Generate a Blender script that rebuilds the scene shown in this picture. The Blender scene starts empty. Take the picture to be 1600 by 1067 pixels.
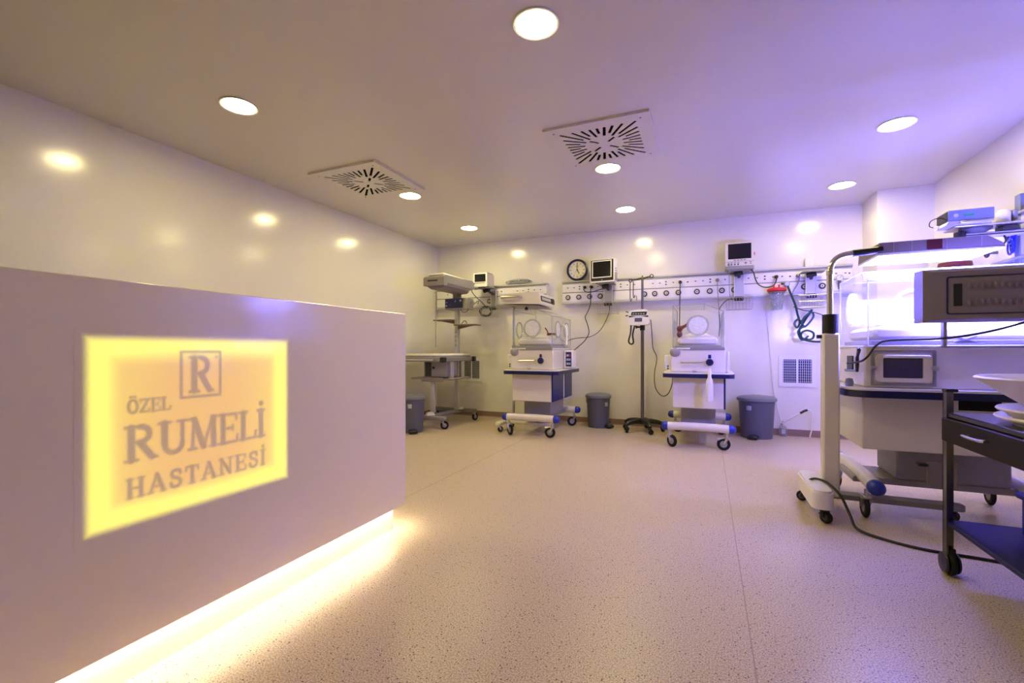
import bpy, bmesh, math, random
import numpy as np
from mathutils import Vector, Matrix
from mathutils.geometry import tessellate_polygon

random.seed(7)
PI = math.pi
scene = bpy.context.scene
C = scene.collection

# ------------------------------------------------------------------ camera
cam_data = bpy.data.cameras.new('camera')
cam_data.sensor_width = 36.0
cam_data.lens = 36.0 * 711.0 / 1600.0
cam_data.shift_y = 12.5 / 1600.0
cam_data.clip_start = 0.02
cam = bpy.data.objects.new('camera', cam_data)
C.objects.link(cam)
cam.location = (0, 0, 1.0)
cam.rotation_euler = (PI / 2, 0, math.atan(304 / 711))
scene.camera = cam

# ------------------------------------------------------------------ world, exposure
world = bpy.data.worlds.new('world')
scene.world = world
world.use_nodes = True
world.node_tree.nodes['Background'].inputs[0].default_value = (0.02, 0.018, 0.03, 1)
world.node_tree.nodes['Background'].inputs[1].default_value = 0.2
vs = scene.view_settings
vs.view_transform = 'Standard'
vs.look = 'None'
vs.gamma = 1.0
vs.use_curve_mapping = False
vs.exposure = 1.33
scene.cycles.max_bounces = 8
scene.cycles.diffuse_bounces = 5
scene.cycles.glossy_bounces = 4
scene.cycles.transmission_bounces = 8
scene.cycles.transparent_max_bounces = 24
scene.cycles.sample_clamp_indirect = 60.0
scene.cycles.caustics_reflective = False
scene.cycles.caustics_refractive = False

# lamp strengths and colours (the lamps themselves are built further down)
DOWN_COL, DOWN_E = (1.0, 0.85, 0.41), 52.0
LED_COL, LED_E = (1.0, 0.84, 0.60), 24.0
PHOTO_COL, PHOTO_E = (0.19, 0.17, 1.0), 72.0
PANEL_E = 58.0
SIGN_E = 0.40

# ------------------------------------------------------------------ materials
MATS = {}


def mat(name, col, rough=0.5, metal=0.0, spec=0.5, var=0.05, scale=6.0, bump=0.0, bscale=80.0, emit=None, estr=0.0, coat=0.0):
    m = bpy.data.materials.new(name)
    m.use_nodes = True
    nt = m.node_tree
    p = nt.nodes['Principled BSDF']
    tc = nt.nodes.new('ShaderNodeTexCoord')
    n = nt.nodes.new('ShaderNodeTexNoise')
    n.inputs['Scale'].default_value = scale
    n.inputs['Detail'].default_value = 4.0
    nt.links.new(tc.outputs['Object'], n.inputs['Vector'])
    r = nt.nodes.new('ShaderNodeMix')
    r.data_type = 'RGBA'
    r.inputs['A'].default_value = (*[max(0, c * (1 - var)) for c in col], 1)
    r.inputs['B'].default_value = (*[min(1, c * (1 + var)) for c in col], 1)
    nt.links.new(n.outputs['Fac'], r.inputs['Factor'])
    nt.links.new(r.outputs['Result'], p.inputs['Base Color'])
    p.inputs['Roughness'].default_value = rough
    p.inputs['Metallic'].default_value = metal
    p.inputs['Specular IOR Level'].default_value = spec
    if coat:
        p.inputs['Coat Weight'].default_value = coat
        p.inputs['Coat Roughness'].default_value = 0.08
    if bump:
        n2 = nt.nodes.new('ShaderNodeTexNoise')
        n2.inputs['Scale'].default_value = bscale
        nt.links.new(tc.outputs['Object'], n2.inputs['Vector'])
        b = nt.nodes.new('ShaderNodeBump')
        b.inputs['Strength'].default_value = bump
        b.inputs['Distance'].default_value = 0.002
        nt.links.new(n2.outputs['Fac'], b.inputs['Height'])
        nt.links.new(b.outputs['Normal'], p.inputs['Normal'])
    if emit:
        p.inputs['Emission Color'].default_value = (*emit, 1)
        p.inputs['Emission Strength'].default_value = estr
    MATS[name] = m
    return m


def clear_mat(name, tint, gloss=1.0, body=0.0, bodycol=(0.9, 0.92, 0.95)):
    """thin clear plastic sheet: see-through with a fresnel sheen"""
    m = bpy.data.materials.new(name)
    m.use_nodes = True
    nt = m.node_tree
    nt.nodes.remove(nt.nodes['Principled BSDF'])
    out = nt.nodes['Material Output']
    t = nt.nodes.new('ShaderNodeBsdfTransparent')
    t.inputs[0].default_value = (*tint, 1)
    g = nt.nodes.new('ShaderNodeBsdfGlossy')
    g.inputs['Roughness'].default_value = 0.04
    f = nt.nodes.new('ShaderNodeLayerWeight')
    f.inputs['Blend'].default_value = 0.5
    pw = nt.nodes.new('ShaderNodeMath')
    pw.operation = 'POWER'
    pw.inputs[1].default_value = 4.0
    nt.links.new(f.outputs['Facing'], pw.inputs[0])
    mul = nt.nodes.new('ShaderNodeMath')
    mul.operation = 'MULTIPLY_ADD'
    mul.inputs[1].default_value = 0.5 * gloss
    mul.inputs[2].default_value = 0.025 * gloss
    nt.links.new(pw.outputs[0], mul.inputs[0])
    mx = nt.nodes.new('ShaderNodeMixShader')
    nt.links.new(mul.outputs[0], mx.inputs[0])
    nt.links.new(t.outputs[0], mx.inputs[1])
    nt.links.new(g.outputs[0], mx.inputs[2])
    last = mx
    if body:
        d = nt.nodes.new('ShaderNodeBsdfTranslucent')
        d.inputs[0].default_value = (*bodycol, 1)
        d2 = nt.nodes.new('ShaderNodeBsdfDiffuse')
        d2.inputs[0].default_value = (*bodycol, 1)
        m1 = nt.nodes.new('ShaderNodeMixShader')
        m1.inputs[0].default_value = 0.5
        nt.links.new(d.outputs[0], m1.inputs[1])
        nt.links.new(d2.outputs[0], m1.inputs[2])
        m2 = nt.nodes.new('ShaderNodeMixShader')
        n = nt.nodes.new('ShaderNodeTexNoise')
        n.inputs['Scale'].default_value = 9.0
        mr = nt.nodes.new('ShaderNodeMapRange')
        mr.inputs['To Min'].default_value = body * 0.6
        mr.inputs['To Max'].default_value = body * 1.4
        nt.links.new(n.outputs['Fac'], mr.inputs['Value'])
        nt.links.new(mr.outputs[0], m2.inputs[0])
        nt.links.new(mx.outputs[0], m2.inputs[1])
        nt.links.new(m1.outputs[0], m2.inputs[2])
        last = m2
    nt.links.new(last.outputs[0], out.inputs['Surface'])
    MATS[name] = m
    return m


mat('wall_paint', (0.79, 0.77, 0.71), rough=0.17, spec=0.6, var=0.02, scale=1.2, bump=0.06, bscale=22)
mat('ceiling_paint', (0.66, 0.63, 0.60), rough=0.27, spec=0.5, var=0.03, scale=1.0, bump=0.05, bscale=12)
mat('seam_line', (0.36, 0.28, 0.20), rough=0.45)
mat('skirting', (0.24, 0.15, 0.125), rough=0.45)
mat('desk_white', (0.80, 0.71, 0.55), rough=0.16, spec=0.5, var=0.015, scale=2)
mat('plinth_white', (0.82, 0.78, 0.72), rough=0.5)
mat('white_plastic', (0.78, 0.77, 0.76), rough=0.35)
mat('cream_plastic', (0.74, 0.70, 0.62), rough=0.32, coat=0.3)
mat('grey_plastic', (0.30, 0.285, 0.30), rough=0.45)
mat('mid_grey', (0.24, 0.235, 0.25), rough=0.5)
mat('dark_grey', (0.06, 0.06, 0.07), rough=0.5)
mat('slot_shade', (0.002, 0.002, 0.003), rough=0.9, spec=0.05)
mat('black', (0.012, 0.012, 0.016), rough=0.4)
mat('black_gloss', (0.006, 0.006, 0.01), rough=0.12)
mat('rubber', (0.012, 0.012, 0.014), rough=0.7, spec=0.25)
mat('navy', (0.005, 0.007, 0.085), rough=0.35)
mat('door_blue', (0.008, 0.010, 0.14), rough=0.3)
mat('cap_blue', (0.010, 0.026, 0.34), rough=0.35)
mat('chrome', (0.72, 0.72, 0.74), rough=0.18, metal=1.0)
mat('steel', (0.55, 0.54, 0.55), rough=0.32, metal=1.0)
mat('steel_dark', (0.20, 0.19, 0.21), rough=0.28, metal=0.9)
mat('alu', (0.52, 0.52, 0.54), rough=0.4, metal=0.5)
mat('lamp_grey', (0.24, 0.205, 0.22), rough=0.45)
mat('bin_grey', (0.105, 0.11, 0.15), rough=0.45)
mat('bin_lid', (0.17, 0.18, 0.21), rough=0.4)
mat('sticker_grey', (0.45, 0.46, 0.48), rough=0.5)
mat('teal_hose', (0.004, 0.05, 0.06), rough=0.35)
mat('blue_cable', (0.012, 0.02, 0.35), rough=0.35)
mat('red_lid', (0.62, 0.015, 0.02), rough=0.35)
mat('dark_red', (0.16, 0.015, 0.025), rough=0.5)
mat('maroon_label', (0.09, 0.012, 0.02), rough=0.4)
mat('green_label', (0.03, 0.30, 0.13), rough=0.5)
mat('mattress', (0.80, 0.76, 0.68), rough=0.8, bump=0.3, bscale=60)
mat('bedding', (0.83, 0.82, 0.80), rough=0.9, bump=0.4, bscale=40)
mat('tan_panel', (0.22, 0.19, 0.19), rough=0.5)
mat('brown_wood', (0.20, 0.14, 0.11), rough=0.5)
mat('grille_back', (0.012, 0.012, 0.016), rough=0.7)
mat('clock_face', (0.78, 0.76, 0.68), rough=0.4)
mat('screen_blue', (0.02, 0.025, 0.20), rough=0.2)
mat('screen_dim', (0.10, 0.10, 0.19), rough=0.18)
mat('window_dark', (0.05, 0.045, 0.11), rough=0.12)
mat('tub_blue', (0.006, 0.012, 0.28), rough=0.4)
mat('shelf_blue', (0.004, 0.005, 0.085), rough=0.4, spec=0.3)
mat('basin_white', (0.72, 0.69, 0.72), rough=0.35)
mat('drawer_brown', (0.010, 0.006, 0.007), rough=0.5, spec=0.2)
mat('cart_top', (0.07, 0.07, 0.10), rough=0.22, metal=0.7)
mat('socket_white', (0.80, 0.79, 0.80), rough=0.4)
mat('tube_clear', (0.75, 0.75, 0.76), rough=0.25)
mat('bag_grey', (0.33, 0.34, 0.40), rough=0.25)
mat('device_blue', (0.17, 0.21, 0.36), rough=0.4)
clear_mat('acrylic', (0.99, 0.992, 0.995), 1.0, 0.012)
clear_mat('acrylic_edge', (0.72, 0.74, 0.78), 1.0, 0.30)
clear_mat('jar_clear', (0.80, 0.82, 0.86), 1.0, 0.22)
clear_mat('frosted', (0.95, 0.95, 0.97), 0.8, 0.75, (0.93, 0.93, 0.95))
mat('downlight_glow', (0.9, 0.9, 0.85), rough=0.5, emit=DOWN_COL, estr=DOWN_E)
mat('led_glow', (0.9, 0.9, 0.85), rough=0.5, emit=LED_COL, estr=LED_E)
mat('photo_glow', (0.9, 0.9, 0.95), rough=0.5, emit=PHOTO_COL, estr=PHOTO_E)
mat('panel_glow', (0.9, 0.9, 0.95), rough=0.5, emit=PHOTO_COL, estr=PANEL_E)


def floor_material():
    m = bpy.data.materials.new('vinyl_floor')
    m.use_nodes = True
    nt = m.node_tree
    N, Lk = nt.nodes, nt.links
    p = N['Principled BSDF']
    tc = N.new('ShaderNodeTexCoord')

    def noise(scale, detail=3.0):
        n = N.new('ShaderNodeTexNoise')
        n.inputs['Scale'].default_value = scale
        n.inputs['Detail'].default_value = detail
        Lk.new(tc.outputs['Object'], n.inputs['Vector'])
        return n

    def ramp(src, stops):
        r = N.new('ShaderNodeValToRGB')
        e = r.color_ramp.elements
        e[0].position, e[0].color = stops[0][0], (*stops[0][1], 1)
        e[1].position, e[1].color = stops[1][0], (*stops[1][1], 1)
        Lk.new(src, r.inputs[0])
        return r
    base = ramp(noise(210, 2).outputs['Fac'], [(0.38, (0.34, 0.26, 0.18)), (0.58, (0.72, 0.60, 0.43))])
    v = N.new('ShaderNodeTexVoronoi')
    v.inputs['Scale'].default_value = 110
    Lk.new(tc.outputs['Object'], v.inputs['Vector'])
    # a few of the cells carry a dark chip
    sep = N.new('ShaderNodeSeparateColor')
    Lk.new(v.outputs['Color'], sep.inputs[0])
    gt = N.new('ShaderNodeMath'); gt.operation = 'GREATER_THAN'; gt.inputs[1].default_value = 0.86
    Lk.new(sep.outputs[0], gt.inputs[0])
    lt = N.new('ShaderNodeMath'); lt.operation = 'LESS_THAN'; lt.inputs[1].default_value = 0.30
    Lk.new(v.outputs['Distance'], lt.inputs[0])
    an = N.new('ShaderNodeMath'); an.operation = 'MULTIPLY'
    Lk.new(gt.outputs[0], an.inputs[0]); Lk.new(lt.outputs[0], an.inputs[1])
    mx = N.new('ShaderNodeMix'); mx.data_type = 'RGBA'
    Lk.new(an.outputs[0], mx.inputs['Factor'])
    Lk.new(base.outputs[0], mx.inputs['A'])
    mx.inputs['B'].default_value = (0.075, 0.05, 0.06, 1)
    Lk.new(mx.outputs['Result'], p.inputs['Base Color'])
    p.inputs['Roughness'].default_value = 0.34
    p.inputs['Specular IOR Level'].default_value = 0.4
    b = N.new('ShaderNodeBump')
    b.inputs['Strength'].default_value = 0.04
    b.inputs['Distance'].default_value = 0.002
    Lk.new(noise(160, 2).outputs['Fac'], b.inputs['Height'])
    Lk.new(b.outputs['Normal'], p.inputs['Normal'])
    MATS['vinyl_floor'] = m


floor_material()


def sign_material():
    """same solid-surface as the desk, with the light box shining through it (attributes hold print and edge)"""
    m = MATS['desk_white'].copy()
    m.name = 'backlit_face'
    nt = m.node_tree
    N, Lk = nt.nodes, nt.links
    p = N['Principled BSDF']
    a1 = N.new('ShaderNodeAttribute'); a1.attribute_name = 'lit'
    a2 = N.new('ShaderNodeAttribute'); a2.attribute_name = 'rim'
    cm = N.new('ShaderNodeMix'); cm.data_type = 'RGBA'
    Lk.new(a2.outputs['Fac'], cm.inputs['Factor'])
    cm.inputs['A'].default_value = (0.62, 0.36, 0.10, 1)
    cm.inputs['B'].default_value = (1.0, 0.92, 0.12, 1)
    src = p.inputs['Base Color'].links[0].from_socket
    bc = N.new('ShaderNodeMix'); bc.data_type = 'RGBA'
    Lk.new(a1.outputs['Fac'], bc.inputs['Factor'])
    Lk.new(src, bc.inputs['A'])
    bc.inputs['B'].default_value = (0.70, 0.56, 0.28, 1)
    Lk.new(bc.outputs['Result'], p.inputs['Base Color'])
    Lk.new(cm.outputs['Result'], p.inputs['Emission Color'])
    mu = N.new('ShaderNodeMath'); mu.operation = 'MULTIPLY'; mu.inputs[1].default_value = SIGN_E
    Lk.new(a1.outputs['Fac'], mu.inputs[0])
    Lk.new(mu.outputs[0], p.inputs['Emission Strength'])
    MATS['backlit_face'] = m


sign_material()


# ------------------------------------------------------------------ geometry helpers
class G:
    def __init__(self):
        self.v, self.f = [], []

    def add(self, vs, fs):
        o = len(self.v)
        self.v += [tuple(x) for x in vs]
        self.f += [tuple(i + o for i in f) for f in fs]
        return self

    def box(self, x0, x1, y0, y1, z0, z1, r=0.0):
        c = ((x0 + x1) / 2, (y0 + y1) / 2, (z0 + z1) / 2)
        h = (abs(x1 - x0) / 2, abs(y1 - y0) / 2, abs(z1 - z0) / 2)
        r = min(r, *(0.49 * k * 2 for k in h)) if r else 0
        r = min(r, min(h) * 0.95)
        if r <= 0:
            vs = [(c[0] + sx * h[0], c[1] + sy * h[1], c[2] + sz * h[2]) for sx in (-1, 1) for sy in (-1, 1) for sz in (-1, 1)]
            return self.add(vs, [(0, 1, 3, 2), (4, 6, 7, 5), (0, 4, 5, 1), (2, 3, 7, 6), (0, 2, 6, 4), (1, 5, 7, 3)])
        vs, idx = [], {}
        for sx in (-1, 1):
            for sy in (-1, 1):
                for sz in (-1, 1):
                    s = (sx, sy, sz)
                    for a in range(3):
                        q = [c[k] + s[k] * (h[k] if k == a else h[k] - r) for k in range(3)]
                        idx[(sx, sy, sz, a)] = len(vs)
                        vs.append(q)
        fs = []
        for a in range(3):
            b, d = (a + 1) % 3, (a + 2) % 3
            for s in (-1, 1):
                q = []
                for sb, sd in ((-1, -1), (1, -1), (1, 1), (-1, 1)):
                    k = [0, 0, 0]; k[a] = s; k[b] = sb; k[d] = sd
                    q.append(idx[(*k, a)])
                fs.append(q)
            for sb in (-1, 1):
                for sd in (-1, 1):
                    k1 = [0, 0, 0]; k1[a] = -1; k1[b] = sb; k1[d] = sd
                    k2 = list(k1); k2[a] = 1
                    fs.append((idx[(*k1, b)], idx[(*k2, b)], idx[(*k2, d)], idx[(*k1, d)]))
        for sx in (-1, 1):
            for sy in (-1, 1):
                for sz in (-1, 1):
                    fs.append(tuple(idx[(sx, sy, sz, a)] for a in range(3)))
        return self.add(vs, fs)

    def cyl(self, p0, p1, r0, r1=None, n=16):
        r1 = r0 if r1 is None else r1
        p0, p1 = Vector(p0), Vector(p1)
        d = (p1 - p0).normalized()
        u = d.orthogonal().normalized()
        w = d.cross(u)
        vs = []
        for p, r in ((p0, r0), (p1, r1)):
            for i in range(n):
                a = 2 * PI * i / n
                vs.append(p + (u * math.cos(a) + w * math.sin(a)) * r)
        fs = [(i, (i + 1) % n, n + (i + 1) % n, n + i) for i in range(n)]
        fs += [tuple(range(n - 1, -1, -1)), tuple(range(n, 2 * n))]
        return self.add(vs, fs)

    def tube(self, pts, r, n=8, smooth=0, closed=False):
        pts = [Vector(p) for p in pts]
        n0 = len(pts)
        if smooth:
            pts = catmull(pts, smooth, closed)
        m = len(pts)
        if isinstance(r, (list, tuple)) and m != n0:
            r = [float(k) for k in np.interp(np.linspace(0, n0 - 1, m), range(n0), r)]
        vs = []
        u = None
        for i, p in enumerate(pts):
            if closed:
                t = pts[(i + 1) % m] - pts[i - 1]
            else:
                t = pts[min(i + 1, m - 1)] - pts[max(i - 1, 0)]
            if t.length < 1e-9:
                t = Vector((0, 0, 1))
            t.normalize()
            u = t.orthogonal() if u is None else u - t * u.dot(t)
            if u.length < 1e-6:
                u = t.orthogonal()
            u.normalize()
            w = t.cross(u)
            rr = r[i] if isinstance(r, (list, tuple)) else r
            for k in range(n):
                a = 2 * PI * k / n
                vs.append(p + (u * math.cos(a) + w * math.sin(a)) * rr)
        fs = []
        for i in range(m if closed else m - 1):
            j = (i + 1) % m
            for k in range(n):
                fs.append((i * n + k, i * n + (k + 1) % n, j * n + (k + 1) % n, j * n + k))
        if not closed:
            fs += [tuple(range(n - 1, -1, -1)), tuple(range((m - 1) * n, m * n))]
        return self.add(vs, fs)

    def lathe(self, prof, c=(0, 0, 0), n=24, axis='z', sx=1.0, sy=1.0):
        vs, fs = [], []
        for r, h in prof:
            for i in range(n):
                a = 2 * PI * i / n
                x, y = r * math.cos(a) * sx, r * math.sin(a) * sy
                q = {'z': (x, y, h), 'y': (x, h, y), 'x': (h, x, y)}[axis]
                vs.append((c[0] + q[0], c[1] + q[1], c[2] + q[2]))
        for k in range(len(prof) - 1):
            for i in range(n):
                fs.append((k * n + i, k * n + (i + 1) % n, (k + 1) * n + (i + 1) % n, (k + 1) * n + i))
        ring = prof[0] == prof[-1]
        if prof[0][0] > 1e-6 and not ring:
            fs.append(tuple(range(n - 1, -1, -1)))
        if prof[-1][0] > 1e-6 and not ring:
            fs.append(tuple((len(prof) - 1) * n + i for i in range(n)))
        return self.add(vs, fs)

    def plate(self, outer, t0, t1, axis='z', holes=(), cap=True):
        """polygon with holes, from t0 to t1 along the axis; 2-D coords are the two other axes in order"""
        def m3(p, t):
            return {'z': (p[0], p[1], t), 'y': (p[0], t, p[1]), 'x': (t, p[0], p[1])}[axis]
        loops = [list(outer)] + [list(h) for h in holes]
        flat = [p for l in loops for p in l]
        n = len(flat)
        vs = [m3(p, t0) for p in flat] + [m3(p, t1) for p in flat]
        fs = []
        tri = tessellate_polygon([[Vector((p[0], p[1], 0)) for p in l] for l in loops])
        for a, b, c in tri:
            fs.append((a, b, c))
            fs.append((a + n, c + n, b + n))
        o = 0
        for l in loops:
            k = len(l)
            for i in range(k):
                a, b = o + i, o + (i + 1) % k
                fs.append((a, b, b + n, a + n))
            o += k
        return self.add(vs, fs)

    def ball(self, c, r, n=14, m=8):
        rx, ry, rz = r if isinstance(r, (tuple, list)) else (r, r, r)
        prof = [(math.sin(PI * i / m), -math.cos(PI * i / m)) for i in range(m + 1)]
        vs, fs = [], []
        for q, h in prof:
            for i in range(n):
                a = 2 * PI * i / n
                vs.append((c[0] + q * math.cos(a) * rx, c[1] + q * math.sin(a) * ry, c[2] + h * rz))
        for k in range(m):
            for i in range(n):
                fs.append((k * n + i, k * n + (i + 1) % n, (k + 1) * n + (i + 1) % n, (k + 1) * n + i))
        return self.add(vs, fs)

    def move(self, d):
        self.v = [(x + d[0], y + d[1], z + d[2]) for x, y, z in self.v]
        return self

    def rot(self, ang, axis='Z', about=(0, 0, 0)):
        M = Matrix.Translation(about) @ Matrix.Rotation(ang, 4, axis) @ Matrix.Translation([-k for k in about])
        self.v = [tuple(M @ Vector(p)) for p in self.v]
        return self


def catmull(pts, k, closed=False):
    out = []
    m = len(pts)
    rng = range(m) if closed else range(m - 1)
    for i in rng:
        p0 = pts[i - 1] if (closed or i > 0) else pts[0]
        p1, p2 = pts[i], pts[(i + 1) % m]
        p3 = pts[(i + 2) % m] if (closed or i + 2 < m) else pts[-1]
        for j in range(k):
            t = j / k
            out.append(0.5 * ((2 * p1) + (p2 - p0) * t + (2 * p0 - 5 * p1 + 4 * p2 - p3) * t * t + (3 * p1 - p0 - 3 * p2 + p3) * t ** 3))
    if not closed:
        out.append(pts[-1])
    return out


def rrect(x0, x1, y0, y1, r, n=5):
    out = []
    for cx, cy, a0 in ((x1 - r, y1 - r, 0), (x0 + r, y1 - r, PI / 2), (x0 + r, y0 + r, PI), (x1 - r, y0 + r, 1.5 * PI)):
        for i in range(n + 1):
            a = a0 + PI / 2 * i / n
            out.append((cx + r * math.cos(a), cy + r * math.sin(a)))
    return out


def circ(cx, cy, r, n=24, ry=None):
    ry = r if ry is None else ry
    return [(cx + r * math.cos(2 * PI * i / n), cy + ry * math.sin(2 * PI * i / n)) for i in range(n)]


def mesh_of(name, g, m, smooth=True, recalc=True):
    me = bpy.data.meshes.new(name)
    me.from_pydata(g.v, [], g.f)
    if recalc:
        bm = bmesh.new()
        bm.from_mesh(me)
        bmesh.ops.recalc_face_normals(bm, faces=bm.faces)
        bm.to_mesh(me)
        bm.free()
    if smooth:
        me.polygons.foreach_set('use_smooth', [True] * len(me.polygons))
        me.set_sharp_from_angle(angle=math.radians(38))
    me.materials.append(MATS[m])
    me.update()
    return me


def obj(name, g, m, parent=None, label=None, loc=None, rot=None, smooth=True):
    me = g if isinstance(g, bpy.types.Mesh) else mesh_of(name, g, m, smooth)
    o = bpy.data.objects.new(name, me)
    C.objects.link(o)
    if parent is not None:
        o.parent = parent
    if loc:
        o.location = loc
    if rot:
        o.rotation_euler = rot
    if label:
        o['label'] = label
    return o


def thing(name, label, cat, loc=(0, 0, 0), rotz=0.0, group=None):
    o = bpy.data.objects.new(name, None)
    o.empty_display_size = 0.1
    C.objects.link(o)
    o.location = loc
    o.rotation_euler = (0, 0, rotz)
    o['label'], o['category'] = label, cat
    if group:
        o['group'] = group
    return o


def tag(o, label, cat, group=None):
    o['label'], o['category'] = label, cat
    if group:
        o['group'] = group
    return o


def struct(name, g, m, label=None):
    o = obj(name, g, m)
    o['kind'] = 'structure'
    if label:
        o['label'] = label
    return o


# ------------------------------------------------------------------ the room
XL, XR, YB, YF, ZC = -3.90, 2.03, 6.13, -2.4, 2.60
PX, PY = 1.58, 5.66          # boxed pier in the right rear corner
fl = struct('floor', G().box(XL - .1, XR + .1, YF - .1, YB + .1, -0.1, 0), 'vinyl_floor', 'speckled beige vinyl floor')
obj('seam', G().box(0.138, 0.142, YF, YB, -0.001, 0.0008), 'seam_line', fl)
obj('seam', G().box(-1.872, -1.868, YF, YB, -0.001, 0.0008), 'seam_line', fl)
struct('ceiling', G().box(XL - .1, XR + .1, YF - .1, YB + .1, ZC, ZC + .1), 'ceiling_paint', 'satin white ceiling')
struct('wall_left', G().box(XL - .1, XL, YF, YB, 0, ZC), 'wall_paint', 'glossy white left wall')
struct('wall_back', G().box(XL - .1, XR + .1, YB, YB + .1, 0, ZC), 'wall_paint', 'glossy white back wall')
struct('wall_right', G().box(XR, XR + .1, YF, YB, 0, ZC), 'wall_paint', 'glossy white right wall')
struct('wall_front', G().box(XL - .1, XR + .1, YF - .1, YF, 0, ZC), 'wall_paint')
struct('wall_pier', G().box(PX, XR, PY, YB, 0, ZC), 'wall_paint', 'boxed white pier in the right corner')


def skirting(name, g):
    return struct(name, g, 'skirting', 'brown coved vinyl skirting')


skirting('baseboard_back', G().plate([(YB, 0), (YB - .03, 0), (YB - .012, .012), (YB - .006, .075), (YB, .075)], XL, PX, 'x'))
skirting('baseboard_left', G().plate([(XL, 0), (XL + .03, 0), (XL + .012, .012), (XL + .006, .075), (XL, .075)], YF, YB - .03, 'y'))
skirting('baseboard_right', G().plate([(XR, 0), (XR - .03, 0), (XR - .012, .012), (XR - .006, .075), (XR, .075)], YF, PY, 'y'))

# ------------------------------------------------------------------ reception desk with light strip
DX, DY0, DY1, DZ0, DZ1 = -1.56, -1.2, 2.125, 0.13, 1.20
desk = thing('reception_desk', 'white reception desk with a glowing light strip along its foot', 'desk', (-1.9, 0.5, 0))


def dl(g):
    return g.move((1.9, -0.5, 0))


obj('front_panel', dl(G().box(DX - .03, DX, DY0, DY1, DZ0, DZ1, .003)), 'desk_white', desk)
obj('end_panel', dl(G().box(DX - .72, DX - .03, DY1 - .03, DY1, DZ0, DZ1, .003)), 'desk_white', desk)
obj('counter_top', dl(G().box(DX - .72, DX - .03, DY0, DY1 - .03, DZ1 - .04, DZ1, .003)), 'desk_white', desk)
obj('bottom_panel', dl(G().box(DX - .72, DX - .03, DY0, DY1 - .03, DZ0 + .02, DZ0 + .035)), 'desk_white', desk)
obj('plinth', dl(G().box(DX - .68, DX - .05, DY0, DY1 - .05, 0, DZ0 + .02)), 'plinth_white', desk)
obj('light_strip', dl(G().box(DX - .049, DX - .033, DY0, DY1 - .05, DZ0 + .008, DZ0 + .012)), 'led_glow', desk, 'glowing warm white light strip')
obj('light_strip', dl(G().box(DX - .66, DX - .06, DY1 - .049, DY1 - .033, DZ0 + .008, DZ0 + .012)), 'led_glow', desk, 'glowing warm white light strip')

# ------------------------------------------------------------------ backlit sign in the desk front
SER = 0.035


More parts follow.
